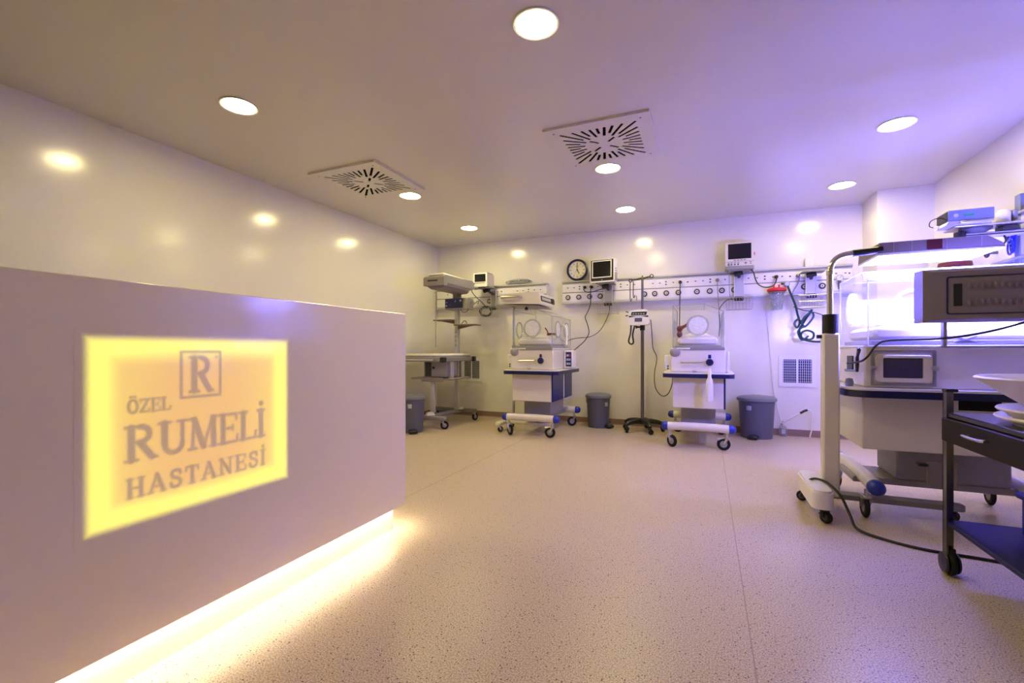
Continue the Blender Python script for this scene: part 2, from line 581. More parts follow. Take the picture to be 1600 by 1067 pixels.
def glyph(ch):
    S = []

    def seg(x0, y0, x1, y1, w): S.append((x0, y0, x1, y1, w))

    def poly(pts, w):
        for a, b in zip(pts, pts[1:]):
            seg(*a, *b, w)

    def arc(cx, cy, rx, ry, a0, a1, w, n=10):
        poly([(cx + rx * math.cos(math.radians(a0 + (a1 - a0) * i / n)), cy + ry * math.sin(math.radians(a0 + (a1 - a0) * i / n))) for i in range(n + 1)], w)
    if ch == 'R':
        seg(.2, .04, .2, .96, .085); seg(.03, .03, .38, .03, SER); seg(.03, .97, .5, .97, SER)
        arc(.46, .74, .28, .22, 90, -90, .07); seg(.2, .52, .46, .52, .045)
        seg(.46, .5, .82, .05, .08); seg(.76, .03, .98, .03, SER)
        return S, 1.0
    if ch == 'U':
        seg(.2, .96, .2, .32, .085); arc(.5, .32, .3, .27, 180, 360, .065); seg(.8, .32, .8, .96, .05)
        seg(.03, .97, .38, .97, SER); seg(.66, .97, .96, .97, SER)
        return S, 1.0
    if ch == 'M':
        seg(.14, .04, .2, .96, .045); seg(.2, .95, .55, .06, .085); seg(.55, .06, .9, .95, .045); seg(.92, .96, .95, .04, .08)
        seg(.02, .03, .28, .03, SER); seg(.8, .03, 1.08, .03, SER); seg(.06, .97, .24, .97, SER); seg(.88, .97, 1.06, .97, SER)
        return S, 1.1
    if ch == 'E':
        seg(.2, .04, .2, .96, .08); seg(.04, .97, .74, .97, SER); seg(.04, .03, .78, .03, SER); seg(.2, .51, .6, .51, .04)
        seg(.74, .97, .76, .78, .035); seg(.78, .03, .8, .24, .035); seg(.6, .42, .6, .6, .03)
        return S, .84
    if ch == 'L':
        seg(.2, .04, .2, .96, .08); seg(.04, .97, .38, .97, SER); seg(.04, .03, .74, .03, SER); seg(.74, .03, .78, .26, .035)
        return S, .8
    if ch == 'i':      # dotted capital I
        seg(.2, .04, .2, .96, .08); seg(.04, .97, .38, .97, SER); seg(.04, .03, .38, .03, SER); seg(.2, 1.22, .21, 1.22, .08)
        return S, .42
    if ch == 'H':
        seg(.2, .04, .2, .96, .08); seg(.76, .04, .76, .96, .08); seg(.2, .5, .76, .5, .045)
        for x in (.2, .76):
            for y in (.03, .97):
                seg(x - .15, y, x + .15, y, SER)
        return S, .96
    if ch == 'A':
        seg(.12, .05, .46, .96, .05); seg(.46, .96, .82, .05, .085); seg(.25, .32, .68, .32, .04)
        seg(.0, .03, .26, .03, SER); seg(.66, .03, .96, .03, SER)
        return S, .96
    if ch == 'S':
        poly([(.66, .76), (.6, .92), (.4, .97), (.2, .9), (.15, .74), (.24, .6), (.5, .49), (.66, .36), (.66, .18), (.5, .05), (.3, .04), (.15, .12), (.12, .26)], .065)
        return S, .78
    if ch == 'T':
        seg(.42, .04, .42, .96, .08); seg(.06, .96, .78, .96, SER + .01); seg(.06, .96, .05, .76, .035); seg(.78, .96, .79, .76, .035); seg(.26, .03, .58, .03, SER)
        return S, .84
    if ch == 'N':
        seg(.18, .04, .18, .96, .05); seg(.18, .95, .78, .06, .085); seg(.8, .04, .8, .96, .05)
        seg(.04, .03, .32, .03, SER); seg(.04, .97, .24, .97, SER); seg(.66, .97, .94, .97, SER)
        return S, .98
    if ch == 'O':      # with diaeresis
        arc(.46, .5, .34, .46, 0, 360, .075, 18); seg(.3, 1.2, .31, 1.2, .07); seg(.62, 1.2, .63, 1.2, .07)
        return S, .92
    if ch == 'Z':
        seg(.1, .96, .72, .96, .045); seg(.7, .94, .12, .06, .075); seg(.08, .04, .74, .04, .045); seg(.1, .96, .09, .76, .035); seg(.74, .04, .76, .26, .035)
        return S, .84
    return S, .5


def text_segments(txt, y0, y1, z0, h, gap):
    adv = [glyph(c)[1] for c in txt]
    k = (y1 - y0) / (sum(adv) + gap * (len(txt) - 1))
    out, x = [], y0
    for c in txt:
        S, a = glyph(c)
        for (ax, ay, bx, by, w) in S:
            out.append((x + ax * k, z0 + ay * h, x + bx * k, z0 + by * h, w * 1.16 * (0.5 * k + 0.5 * h)))
        x += (a + gap) * k
    return out


def build_sign():
    y0, y1, z0, z1 = .690, 1.329, .491, 1.030
    segs = text_segments('RUMELi', .775, 1.236, .668, .105, .02)
    segs += text_segments('HASTANESi', .778, 1.236, .560, .058, .16)
    segs += text_segments('OZEL', .781, .900, .811, .040, .04)
    segs += text_segments('R', .956, 1.036, .858, .120, 0)
    bx0, bx1, bz0, bz1 = .931, 1.059, .844, .992
    for a, b, c, d in ((bx0, bz0, bx1, bz0), (bx1, bz0, bx1, bz1), (bx1, bz1, bx0, bz1), (bx0, bz1, bx0, bz0)):
        segs.append((a, b, c, d, .0035))
    segs.append((1.045, .975, 1.046, .975, .004))
    pad = .03
    ny, nz = 330, 280
    Y = np.linspace(y0 - pad, y1 + pad, ny)
    Z = np.linspace(z0 - pad, z1 + pad, nz)
    YY, ZZ = np.meshgrid(Y, Z, indexing='ij')
    D = np.full(YY.shape, 9.0)
    for (ax, ay, bx, by, w) in segs:
        dx, dy = bx - ax, by - ay
        L2 = dx * dx + dy * dy + 1e-12
        t = np.clip(((YY - ax) * dx + (ZZ - ay) * dy) / L2, 0, 1)
        D = np.minimum(D, np.hypot(YY - ax - t * dx, ZZ - ay - t * dy) - w)

    def sst(a, b, x):
        t = np.clip((x - a) / (b - a), 0, 1)
        return t * t * (3 - 2 * t)
    ink = 1 - sst(-.0045, .0065, D)
    inside = np.minimum(np.minimum(YY - y0, y1 - YY), np.minimum(ZZ - z0, z1 - ZZ))
    lit = sst(-.018, .014, inside)
    # rim: stronger edge glow put into the colour, by distance to the edge
    rim = 1 - sst(.015, .085, inside)
    rim = np.clip(rim + .25 * (1 - sst(0.0, .25, np.minimum(YY - y0, y1 - YY))), 0, 1)
    lit = lit * (1 - .74 * ink)
    n = ny * nz
    vs = np.empty((2 * n, 3))
    vs[:n, 0] = 0.0004; vs[n:, 0] = -0.0
    vs[:n, 1] = YY.ravel(); vs[n:, 1] = YY.ravel()
    vs[:n, 2] = ZZ.ravel(); vs[n:, 2] = ZZ.ravel()
    vs = vs[:n]
    i = np.arange(n).reshape(ny, nz)
    q = np.stack([i[:-1, :-1], i[1:, :-1], i[1:, 1:], i[:-1, 1:]], -1).reshape(-1, 4)
    me = bpy.data.meshes.new('face')
    me.from_pydata([tuple(p) for p in vs], [], [tuple(int(k) for k in f) for f in q])
    for nm, arr in (('lit', lit), ('rim', rim)):
        a = me.attributes.new(nm, 'FLOAT', 'POINT')
        a.data.foreach_set('value', arr.ravel().astype(np.float32))
    me.materials.append(MATS['backlit_face'])
    me.update()
    t = thing('backlit_sign', 'glowing yellow rectangular sign lettered in grey, set into the desk front', 'sign', (DX, 1.01, .5))
    o = bpy.data.objects.new('face', me)
    C.objects.link(o)
    o.parent = t
    o.location = (0, -1.01, -.5)
    b = obj('backing', G().box(-.002, .0002, y0 - pad, y1 + pad, z0 - pad, z1 + pad).move((0, -1.01, -.5)), 'desk_white', t)
    return t


build_sign()

# ------------------------------------------------------------------ ceiling: downlights and diffusers
ring_me = mesh_of('trim_ring', G().lathe([(.098, 0), (.112, -.002), (.114, -.006), (.110, -.009), (.100, -.007), (.098, 0)], n=40), 'white_plastic')
lens_me = mesh_of('lens', G().lathe([(.0, -.0075), (.060, -.0072), (.099, -.005), (.099, -.001)], n=40), 'downlight_glow')
DL = [(-2.82, 2.04, 'round downlight over the near end of the left wall, above the desk'),
      (-0.77, 2.10, 'largest round downlight, nearest, at the top of the picture'),
      (-2.83, 3.93, 'round downlight beside the left ceiling diffuser'),
      (-0.80, 4.02, 'round downlight at the far edge of the right ceiling diffuser'),
      (1.24, 4.04, 'round downlight nearest the right wall, above the lit incubator'),
      (-2.87, 5.28, 'round downlight in the far left corner above the radiant warmer'),
      (-0.85, 5.28, 'small round downlight near the back wall above the drip stand'),
      (1.21, 5.33, 'round downlight near the back wall beside the boxed pier')]
for x, y, lab in DL:
    t = thing('downlight', lab, 'ceiling light', (x, y, ZC), 0, 'recessed round downlights')
    obj('trim_ring', ring_me, None, t)
    obj('lens', lens_me, None, t, 'glowing frosted disc')


def diffuser(x, y, lab):
    t = thing('ceiling_diffuser', lab, 'air vent', (x, y, ZC), 0, 'square swirl ceiling diffusers')
    H, S = .375, .275
    holes = []
    n = 32
    for i in range(n):
        a = 2 * PI * (i + .0) / n
        ca, sa = math.cos(a), math.sin(a)
        ro = S / max(abs(ca), abs(sa))
        ri = (.145 if i % 2 else .185)
        diag = abs(abs(ca) - abs(sa)) < .2 and i % 9 in (4, 5)
        off = .0
        w = .0105

        def slot(r0, r1):
            px, py = -sa, ca
            holes.append([(ca * r0 + px * w, sa * r0 + py * w), (ca * r1 + px * w, sa * r1 + py * w),
                          (ca * r1 - px * w, sa * r1 - py * w), (ca * r0 - px * w, sa * r0 - py * w)])
        slot(ri, ro)
    for k in range(4):
        a = PI / 4 + k * PI / 2
        # inner slots on the diagonals
        ca, sa = math.cos(a), math.sin(a)
        px, py, w = -sa, ca, .0105
        r0, r1 = .050, .132
        holes.append([(ca * r0 + px * w, sa * r0 + py * w), (ca * r1 + px * w, sa * r1 + py * w),
                      (ca * r1 - px * w, sa * r1 - py * w), (ca * r0 - px * w, sa * r0 - py * w)])
    obj('plate', G().plate([(-H, -H), (H, -H), (H, H), (-H, H)], -.018, -.014, 'z', holes), 'ceiling_paint', t, smooth=False)
    r = G()
    for x0, x1, y0, y1 in ((-H, H, -H, -H + .006), (-H, H, H - .006, H), (-H, -H + .006, -H + .006, H - .006), (H - .006, H, -H + .006, H - .006)):
        r.box(x0, x1, y0, y1, -.014, 0)
    obj('frame', r, 'ceiling_paint', t)
    obj('slot_shade_block', G().box(-S - .02, S + .02, -S - .02, S + .02, -.0135, -.0005), 'slot_shade', t)  # solid block; the shade inside the slots is put into its black
    for sx in (-1, 1):
        for sy in (-1, 1):
            obj('screw', G().lathe([(.0, -.0205), (.006, -.0195), (.007, -.018)], (sx * (H - .065), sy * (H - .065), 0), 10), 'dark_grey', t)
    return t


diffuser(-2.95, 3.44, 'square white ceiling diffuser with swirl slots, nearer the left wall')
diffuser(-0.725, 3.51, 'square white ceiling diffuser with swirl slots, at the centre of the ceiling')


# ------------------------------------------------------------------ wall grilles
def wall_grille(x, z, w, h, nv, nh, lab):
    t = thing('wall_grille', lab, 'air grille', (x, YB, z), 0, 'air return grilles low on the back wall')
    b = .045
    obj('frame', G().plate([(-w / 2, -h / 2), (w / 2, -h / 2), (w / 2, h / 2), (-w / 2, h / 2)], -.014, 0, 'y',
                           [[(-w / 2 + b, -h / 2 + b), (w / 2 - b, -h / 2 + b), (w / 2 - b, h / 2 - b), (-w / 2 + b, h / 2 - b)]]), 'white_plastic', t)
    obj('grille_shade_sheet', G().box(-w / 2 + b, w / 2 - b, -.001, -.0002, -h / 2 + b, h / 2 - b), 'grille_back', t)  # thin dark sheet; shade between the blades is put into its colour
    iw, ih = w - 2 * b, h - 2 * b
    vb = mesh_of('vertical_blade', G().box(-.0026, .0026, -.012, -.001, -ih / 2, ih / 2), 'alu')
    hb = mesh_of('cross_bar', G().box(-iw / 2, iw / 2, -.008, -.002, -.0024, .0024), 'alu')
    for i in range(nv):
        obj('vertical_blade', vb, None, t, loc=(-iw / 2 + iw * (i + .5) / nv, 0, 0))
    for i in range(nh):
        obj('cross_bar', hb, None, t, loc=(0, 0, -ih / 2 + ih * (i + .5) / nh))
    obj('mullion', G().box(-.008, .008, -.013, -.001, -ih / 2, ih / 2), 'white_plastic', t)
    return t


wall_grille(.962, .75, .375, .36, 14, 9, 'square white wall grille behind the lamp stand post on the right')
wall_grille(-3.285, .695, .36, .36, 14, 9, 'square wall grille low behind the radiant warmer on the left')


# ------------------------------------------------------------------ service rails
def socket_mesh():
    g = G().plate(rrect(-.027, .027, -.03, .03, .004, 3), -.006, 0, 'y', [circ(0, 0, .019, 20)])
    g.lathe([(.019, -.002), (.017, -.0015), (0, -.0015)], n=20, axis='y')
    return mesh_of('socket', g, 'socket_white')


SOCK = socket_mesh()
SOCK_IN = mesh_of('socket_contacts', G().plate([(.012 * math.cos(a), .010 * math.sin(a)) for a in np.linspace(.3, PI - .3, 9)] + [(-.006, -.002), (.006, -.002)], -.0032, -.0018, 'y'), 'dark_grey')
SWITCH = mesh_of('rocker', G().box(-.009, .009, -.006, 0, -.007, .007, .002), 'black')
GAS = mesh_of('gas_outlet', G().lathe([(.034, 0), (.034, -.010), (.030, -.014), (.024, -.014), (.022, -.006), (.0, -.006)], n=24, axis='y'), 'dark_grey')
GAS_IN = mesh_of('outlet_core', G().lathe([(.019, -.006), (.018, -.016), (.009, -.018), (.008, -.012), (0, -.012)], n=16, axis='y'), 'white_plastic')
GAS_PIN = mesh_of('outlet_pin', G().lathe([(.0075, -.012), (.006, -.019), (0, -.019)], n=12, axis='y'), 'dark_grey')
RZ0, RZ1 = 1.622, 1.928


def rail(name, x0, x1, lab, sockets, switches, gases, dots=()):
    cx = (x0 + x1) / 2
    t = thing(name, lab, 'service rail', (cx, YB, 0), 0, 'bedhead service rails')
    a, b = x0 - cx, x1 - cx
    obj('housing', G().box(a, b, -.075, 0, RZ0, RZ1, .004), 'white_plastic', t)
    obj('top_ledge', G().box(a - .003, b + .003, -.096, 0, RZ1 - .012, RZ1 + .008, .003), 'alu', t)
    obj('accessory_track', G().box(a, b, -.090, -.075, RZ1 - .030, RZ1 - .018, .003), 'steel', t)
    obj('upper_fascia', G().box(a + .002, b - .002, -.082, -.075, 1.782, RZ1 - .034, .002), 'socket_white', t)
    obj('lower_fascia', G().box(a + .002, b - .002, -.082, -.075, 1.652, 1.770, .002), 'socket_white', t)
    obj('bottom_track', G().box(a - .003, b + .003, -.092, -.070, RZ0 - .004, RZ0 + .016, .003), 'alu', t)
    obj('divider_groove', G().box(a, b, -.0765, -.074, 1.770, 1.782), 'grey_plastic', t)
    for x in sockets:
        s = obj('socket', SOCK, None, t, loc=(x - cx, -.082, 1.838))
        obj('socket_contacts', SOCK_IN, None, s)
    for x in switches:
        for dz in (-.017, .017):
            obj('rocker', SWITCH, None, t, loc=(x - cx, -.082, 1.838 + dz))
    for x in dots:
        obj('rocker', SWITCH, None, t, loc=(x - cx, -.082, 1.838))
    for x in gases:
        s = obj('gas_outlet', GAS, None, t, loc=(x - cx, -.082, 1.712))
        obj('outlet_core', GAS_IN, None, s)
        obj('outlet_pin', GAS_PIN, None, s)
    return t


rail('service_rail', -3.86, -2.06, 'left white service rail of sockets, above the radiant warmer',
     [-3.66, -3.57, -3.40, -2.83, -2.75, -2.50, -2.41, -2.24, -2.15], [-2.33], [-3.25, -2.95, -2.62, -2.3])
rail('service_rail', -1.83, 1.47, 'long white service rail of sockets, running behind the clock and drip stand',
     [-1.752, -1.662, -1.511, -1.423, -1.335, -.95, -.86, -.63, -.545, -.384, -.301, -.125, -.04, .12, .205, .455, .545, .71, .80, 1.06, 1.32, 1.405],
     [-1.588, -1.035, -.472, .04, .625], [-1.748, -1.597, -1.449, -1.305, -.733, -.607, -.467, -.323, -.109, .036, .17, .305, 1.02, 1.19], [-.215, .88, 1.44])
LAST_RAIL = None


def plug(parent, x, z, m='black', y=YB - .082):
    g = G().lathe([(.0, -.045), (.012, -.044), (.019, -.036), (.021, -.008), (.020, 0)], (x, y - .002, z), 16, 'y')
    return obj('plug', g, m, parent)


def cable(label, pts, r=.005, m='black', plugs=(), name='power_cable', group=None, cat='cable', smooth=6, sub='cord', pm=None):
    base = pts[0]
    t = thing(name, label, cat, base, 0, group)
    off = Vector(base)
    obj(sub, G().tube([Vector(p) - off for p in pts], r, 7, smooth), m, t)
    for (x, z, *yy) in plugs:
        p = plug(t, x, z, pm or m, *(yy or ()))
        p.location = -off
    return t


# ------------------------------------------------------------------ clock
ck = thing('wall_clock', 'round blue-rimmed clock showing five, standing on the service rail', 'clock', (-1.625, 6.075, 1.9365))
cz = .150
obj('rim', G().lathe([(.118, -.010), (.122, -.022), (.135, -.026), (.146, -.020), (.148, .004), (.140, .018), (.118, .018), (.118, -.010)], (0, 0, cz), 48, 'y'), 'navy', ck)
obj('dial', G().lathe([(.120, .0), (.119, -.008), (0, -.008)], (0, 0, cz), 40, 'y'), 'clock_face', ck)
for i in range(12):
    a = i * PI / 6
    L = .012 if i % 3 == 0 else .008
    g = G().box(-.0032, .0032, -.0105, -.008, .092 - L, .092 + L).rot(a, 'Y').move((0, 0, cz))
    obj('hour_mark', g, 'black', ck)
obj('maker_line', G().box(-.022, .022, -.0100, -.008, .047, .053).move((0, 0, cz)), 'mid_grey', ck)
obj('minute_hand', G().box(-.0035, .0035, -.013, -.011, -.012, .082).rot(math.radians(1), 'Y').move((0, 0, cz)), 'black', ck)
obj('hour_hand', G().box(-.0045, .0045, -.0115, -.0095, -.010, .058).rot(math.radians(150), 'Y').move((0, 0, cz)), 'black', ck)
obj('second_hand', G().box(-.0012, .0012, -.0145, -.0135, -.015, .085).rot(math.radians(212), 'Y').move((0, 0, cz)), 'mid_grey', ck)
obj('hub', G().lathe([(.008, -.008), (.008, -.016), (0, -.016)], (0, 0, cz), 14, 'y'), 'black', ck)


# ------------------------------------------------------------------ wall brackets and baskets
def wire_basket(parent, w, d, z0, z1, yb, m='steel', nx=9):
    """open wire basket hanging off the bracket; local coords, back edge at yb, opening up"""
    b = obj('basket_rim', G().tube([(-w / 2, yb, z1), (w / 2, yb, z1), (w / 2, yb - d, z1), (-w / 2, yb - d, z1)], .005, 6, closed=True), m, parent)
    obj('basket_floor_rim', G().tube([(-w / 2 + .01, yb - .01, z0), (w / 2 - .01, yb - .01, z0), (w / 2 - .01, yb - d + .01, z0), (-w / 2 + .01, yb - d + .01, z0)], .003, 6, closed=True), m, b)
    for i in range(nx):
        x = -w / 2 + w * i / (nx - 1)
        xx = max(-w / 2 + .01, min(w / 2 - .01, x))
        obj('wire', G().tube([(x, yb - d, z1), (xx, yb - d + .01, z0), (xx, yb - .01, z0), (x, yb, z1)], .0022, 5), m, b)
    obj('wire', G().tube([(-w / 2, yb - d + .004, (z0 + z1) / 2), (w / 2, yb - d + .004, (z0 + z1) / 2)], .0022, 5), m, b)
    return b


def bracket(x, ytip, ztop, lab, w=.10, basket=None, tray=True):
    t = thing('wall_bracket', lab, 'wall bracket', (x, YB - .098, 0), 0, 'device brackets on the service rails')
    obj('channel', G().box(-w / 2, w / 2, -.030, 0, 1.60, ztop, .004), 'alu', t)
    for sx in (-1, 1):
        obj('channel_edge', G().box(sx * w / 2 - .006 * (sx > 0), sx * w / 2 + .006 * (sx < 0), -.040, -.030, 1.60, ztop), 'white_plastic', t)
    yl = ytip - (YB - .098)
    obj('arm', G().tube([(0, -.025, ztop - .06), (0, yl, ztop - .03)], .018, 12), 'dark_grey', t)
    obj('swivel_knob', G().cyl((-.055, yl, ztop - .04), (.035, yl - .01, ztop - .02), .026, .028, 16), 'black', t)
    if tray:
        obj('tray', G().box(-.11, .11, yl - .09, yl + .09, ztop - .008, ztop, .003), 'mid_grey', t)
    cl = obj('clamp', G().box(-.05, .05, -.060, -.028, 1.575, 1.625, .006), 'black', t)
    for sx in (-.03, .03):
        obj('clamp_bolt', G().cyl((sx, -.060, 1.60), (sx, -.07, 1.60), .010, .009, 10), 'steel_dark', cl)
    if basket:
        wire_basket(t, *basket)
    return t


bracket(-2.86, 5.80, 1.868, 'dark swivel bracket with wire basket under the small left monitor', .09, (.27, .13, 1.475, 1.60, -.05))
bracket(-1.19, 5.90, 1.850, 'grey swivel bracket with wire basket under the monitor beside the clock', .11, (.30, .13, 1.465, 1.605, -.03))
bracket(.352, 5.93, 1.918, 'pale swivel bracket with basket under the monitor with a red alarm lamp', .105, (.285, .12, 1.468, 1.605, -.03))
bracket(1.075, 5.93, 1.858, 'swivel bracket with an empty tray and basket, near the pier', .105, (.27, .12, 1.465, 1.60, -.03, 'steel', 12))


# ------------------------------------------------------------------ monitors
def monitor(kind, x, y, z, w, h, d, rz, lab, rx=0.0):
    t = thing('patient_monitor', lab, 'monitor', (x, y, z), rz, 'patient monitors on the back wall')
    if kind == 'flat':
        obj('case', G().plate(rrect(-w / 2, w / 2, 0, h, .014), 0, d, 'y'), 'white_plastic', t)
        obj('bezel', G().box(-w / 2 + .012, w / 2 - .012, -.004, .001, .020, h - .012, .002), 'black', t)
        fr = obj('screen_frame', G().plate([(-w / 2 + .030, .058), (w / 2 - .034, .058), (w / 2 - .034, h - .022), (-w / 2 + .030, h - .022)], -.007, -.003, 'y',
                                           [[(-w / 2 + .042, .070), (w / 2 - .046, .070), (w / 2 - .046, h - .034), (-w / 2 + .042, h - .034)]]), 'white_plastic', t)
        obj('screen', G().box(-w / 2 + .040, w / 2 - .044, -.0055, -.0035, .068, h - .032), 'black_gloss', t)
        obj('power_button', G().cyl((0, -.008, .030), (0, -.003, .030), .007, n=12), 'steel', t)
        for i in range(4):
            obj('vent_rib', G().box(w / 2 - .001, w / 2 + .003, .02, d - .02, .08 + i * .03, .09 + i * .03), 'grey_plastic', t)
        obj('socket_block', G().box(w / 2, w / 2 + .02, .015, .055, .02, .12, .004), 'grey_plastic', t)
        obj('foot', G().box(-.09, .09, .01, d - .005, -.014, 0, .003), 'dark_grey', t)
    elif kind == 'crt':
        prof = [(-w / 2, 0), (w / 2, 0), (w / 2, h), (-w / 2, h)]
        g = G().plate(rrect(-w / 2, w / 2, 0, h, .012), 0, .03, 'y')
        obj('front_bezel', g, 'white_plastic', t)
        obj('case', G().plate(rrect(-w / 2 + .004, w / 2 - .004, .004, h - .004, .012), .03, d, 'y'), 'cream_plastic', t)
        obj('screen', G().box(-w / 2 + .022, w / 2 - .022, -.003, .001, .070, h - .018, .002), 'black_gloss', t)
        for i in range(8):
            obj('key', G().box(-w / 2 + .022 + i * .0205, -w / 2 + .034 + i * .0205, -.003, .001, .048, .057), 'dark_grey', t)
        obj('carry_edge', G().box(-w / 2 + .01, w / 2 - .01, .02, d - .02, h, h + .008, .003), 'mid_grey', t)
        obj('foot', G().box(-.05, .05, .03, .15, -.02, .0, .004), 'black', t)
    else:
        obj('case', G().plate(rrect(-w / 2, w / 2, .045, h, .010), 0, d, 'y'), 'cream_plastic', t)
        obj('base_block', G().box(-w / 2 - .002, w / 2 + .002, -.006, d, .0, .043, .008), 'grey_plastic', t)
        obj('screen', G().box(-w / 2 + .028, w / 2 - .028, -.003, .001, .125, h - .014), 'black_gloss', t)
        for i in range(4):
            obj('soft_key', G().box(-.060 + i * .034, -.038 + i * .034, -.004, .001, .107, .114), 'dark_grey', t)
        obj('panel_line', G().box(-w / 2, w / 2, -.002, .001, .094, .098), 'grey_plastic', t)
        for i in range(4):
            obj('key', G().box(-w / 2 + .022 + i * .034, -w / 2 + .042 + i * .034, -.004, .001, .079, .085), 'dark_grey', t)
            obj('knob', G().cyl((-w / 2 + .030 + i * .034, -.008, .062), (-w / 2 + .030 + i * .034, .0, .062), .0085, n=12), 'dark_grey', t)
        pad = obj('arrow_pad', G().box(.045, .082, -.004, .001, .071, .076), 'dark_grey', t)
        obj('arrow_key', G().box(.060, .067, -.004, .001, .060, .087), 'dark_grey', pad)
        for dz in (.062, .080):
            obj('key', G().box(.105, .122, -.004, .001, dz, dz + .007), 'dark_grey', t)
        obj('alarm_lamp', G().ball((w / 2 + .002, .012, h * .56), (.010, .012, .022), 12, 8), 'red_lid', t, 'red alarm lamp')
    return t


monitor('crt', -2.925, 5.70, 1.882, .215, .195, .24, 0.0, 'small white box monitor with a black screen, above the left wire basket')
monitor('flat', -1.235, 5.83, 1.864, .325, .300, .11, math.radians(-8), 'white flat monitor with black screen, tilted beside the wall clock')
monitor('panel', .352, 5.885, 1.926, .296, .315, .13, 0.0, 'cream monitor with a row of keys below its black screen and a red alarm lamp')


# ------------------------------------------------------------------ casters
def caster(parent, x, y, r, top, ang, wheel_m='rubber', fork_m='steel', hub_m='grey_plastic', w=.022, brake=False):
    ca, sa = math.cos(ang), math.sin(ang)
    off = r * .45
    wx, wy = x + ca * off, y + sa * off
    nx, ny = -sa, ca
    g = G().cyl((x, y, r * 1.75), (x, y, top), .012, n=10)
    for s in (-1, 1):
        o = s * (w / 2 + .006)
        b = [(x + nx * o, y + ny * o, r * 1.85), (wx + nx * o, wy + ny * o, r)]
        g.tube(b, [.015, .010], 6)
    g.box(x - .022, x + .022, y - .022, y + .022, r * 1.85, r * 1.85 + .016, .004)
    f = obj('caster', g, fork_m, parent)
    if brake:
        obj('brake_pedal', G().tube([(x + ca * r * .3, y + sa * r * .3, r * 1.95), (wx + ca * r * .9, wy + sa * r * .9, r * 1.75)], [.013, .016], 6), fork_m, f)
    pr = [(r * .55, -w / 2), (r * .86, -w / 2 - .001), (r, -w / 4), (r, w / 4), (r * .86, w / 2 + .001), (r * .55, w / 2)]
    wh = G().lathe(pr + [pr[0]], n=26, axis='y').rot(ang, 'Z').move((wx, wy, r))
    wo = obj('wheel', wh, wheel_m, f)
    obj('wheel_hub', G().lathe([(0, -w / 2 - .004), (r * .25, -w / 2 - .004), (r * .56, -w / 2 + .002), (r * .56, w / 2 - .002), (r * .25, w / 2 + .004), (0, w / 2 + .004)], n=20, axis='y').rot(ang, 'Z').move((wx, wy, r)), hub_m, f)
    return f


# ------------------------------------------------------------------ incubators
def hood_profile(hw, z0, z1, cut, rise):
    return [(-hw, z0), (-hw, z1), (-hw + .012, z1 + .006), (hw - cut, z1 + .004), (hw, z1 - rise), (hw, z0)]


def port(parent, c, axis, sgn, r, cover='frosted', openang=None):
    """round hand port: ring, cover and hinge; axis 'y' or 'x'"""
    prof = [(r * .82, 0), (r * .82, .010 * sgn), (r, .014 * sgn), (r * 1.02, .004 * sgn), (r * 1.0, 0)]
    p = obj('port_ring', G().lathe(prof + [prof[0]], c, 36, axis), 'acrylic_edge', parent)
    if cover:
        pr = [(0, .012 * sgn), (r * .5, .013 * sgn), (r * .86, .009 * sgn), (r * .86, .005 * sgn), (0, .006 * sgn)]
        g = G().lathe(pr, c, 36, axis)
        if openang:
            g.rot(openang, 'Z', (c[0], c[1] + r, c[2]))
        obj('port_cover', g, cover, p)
    return p


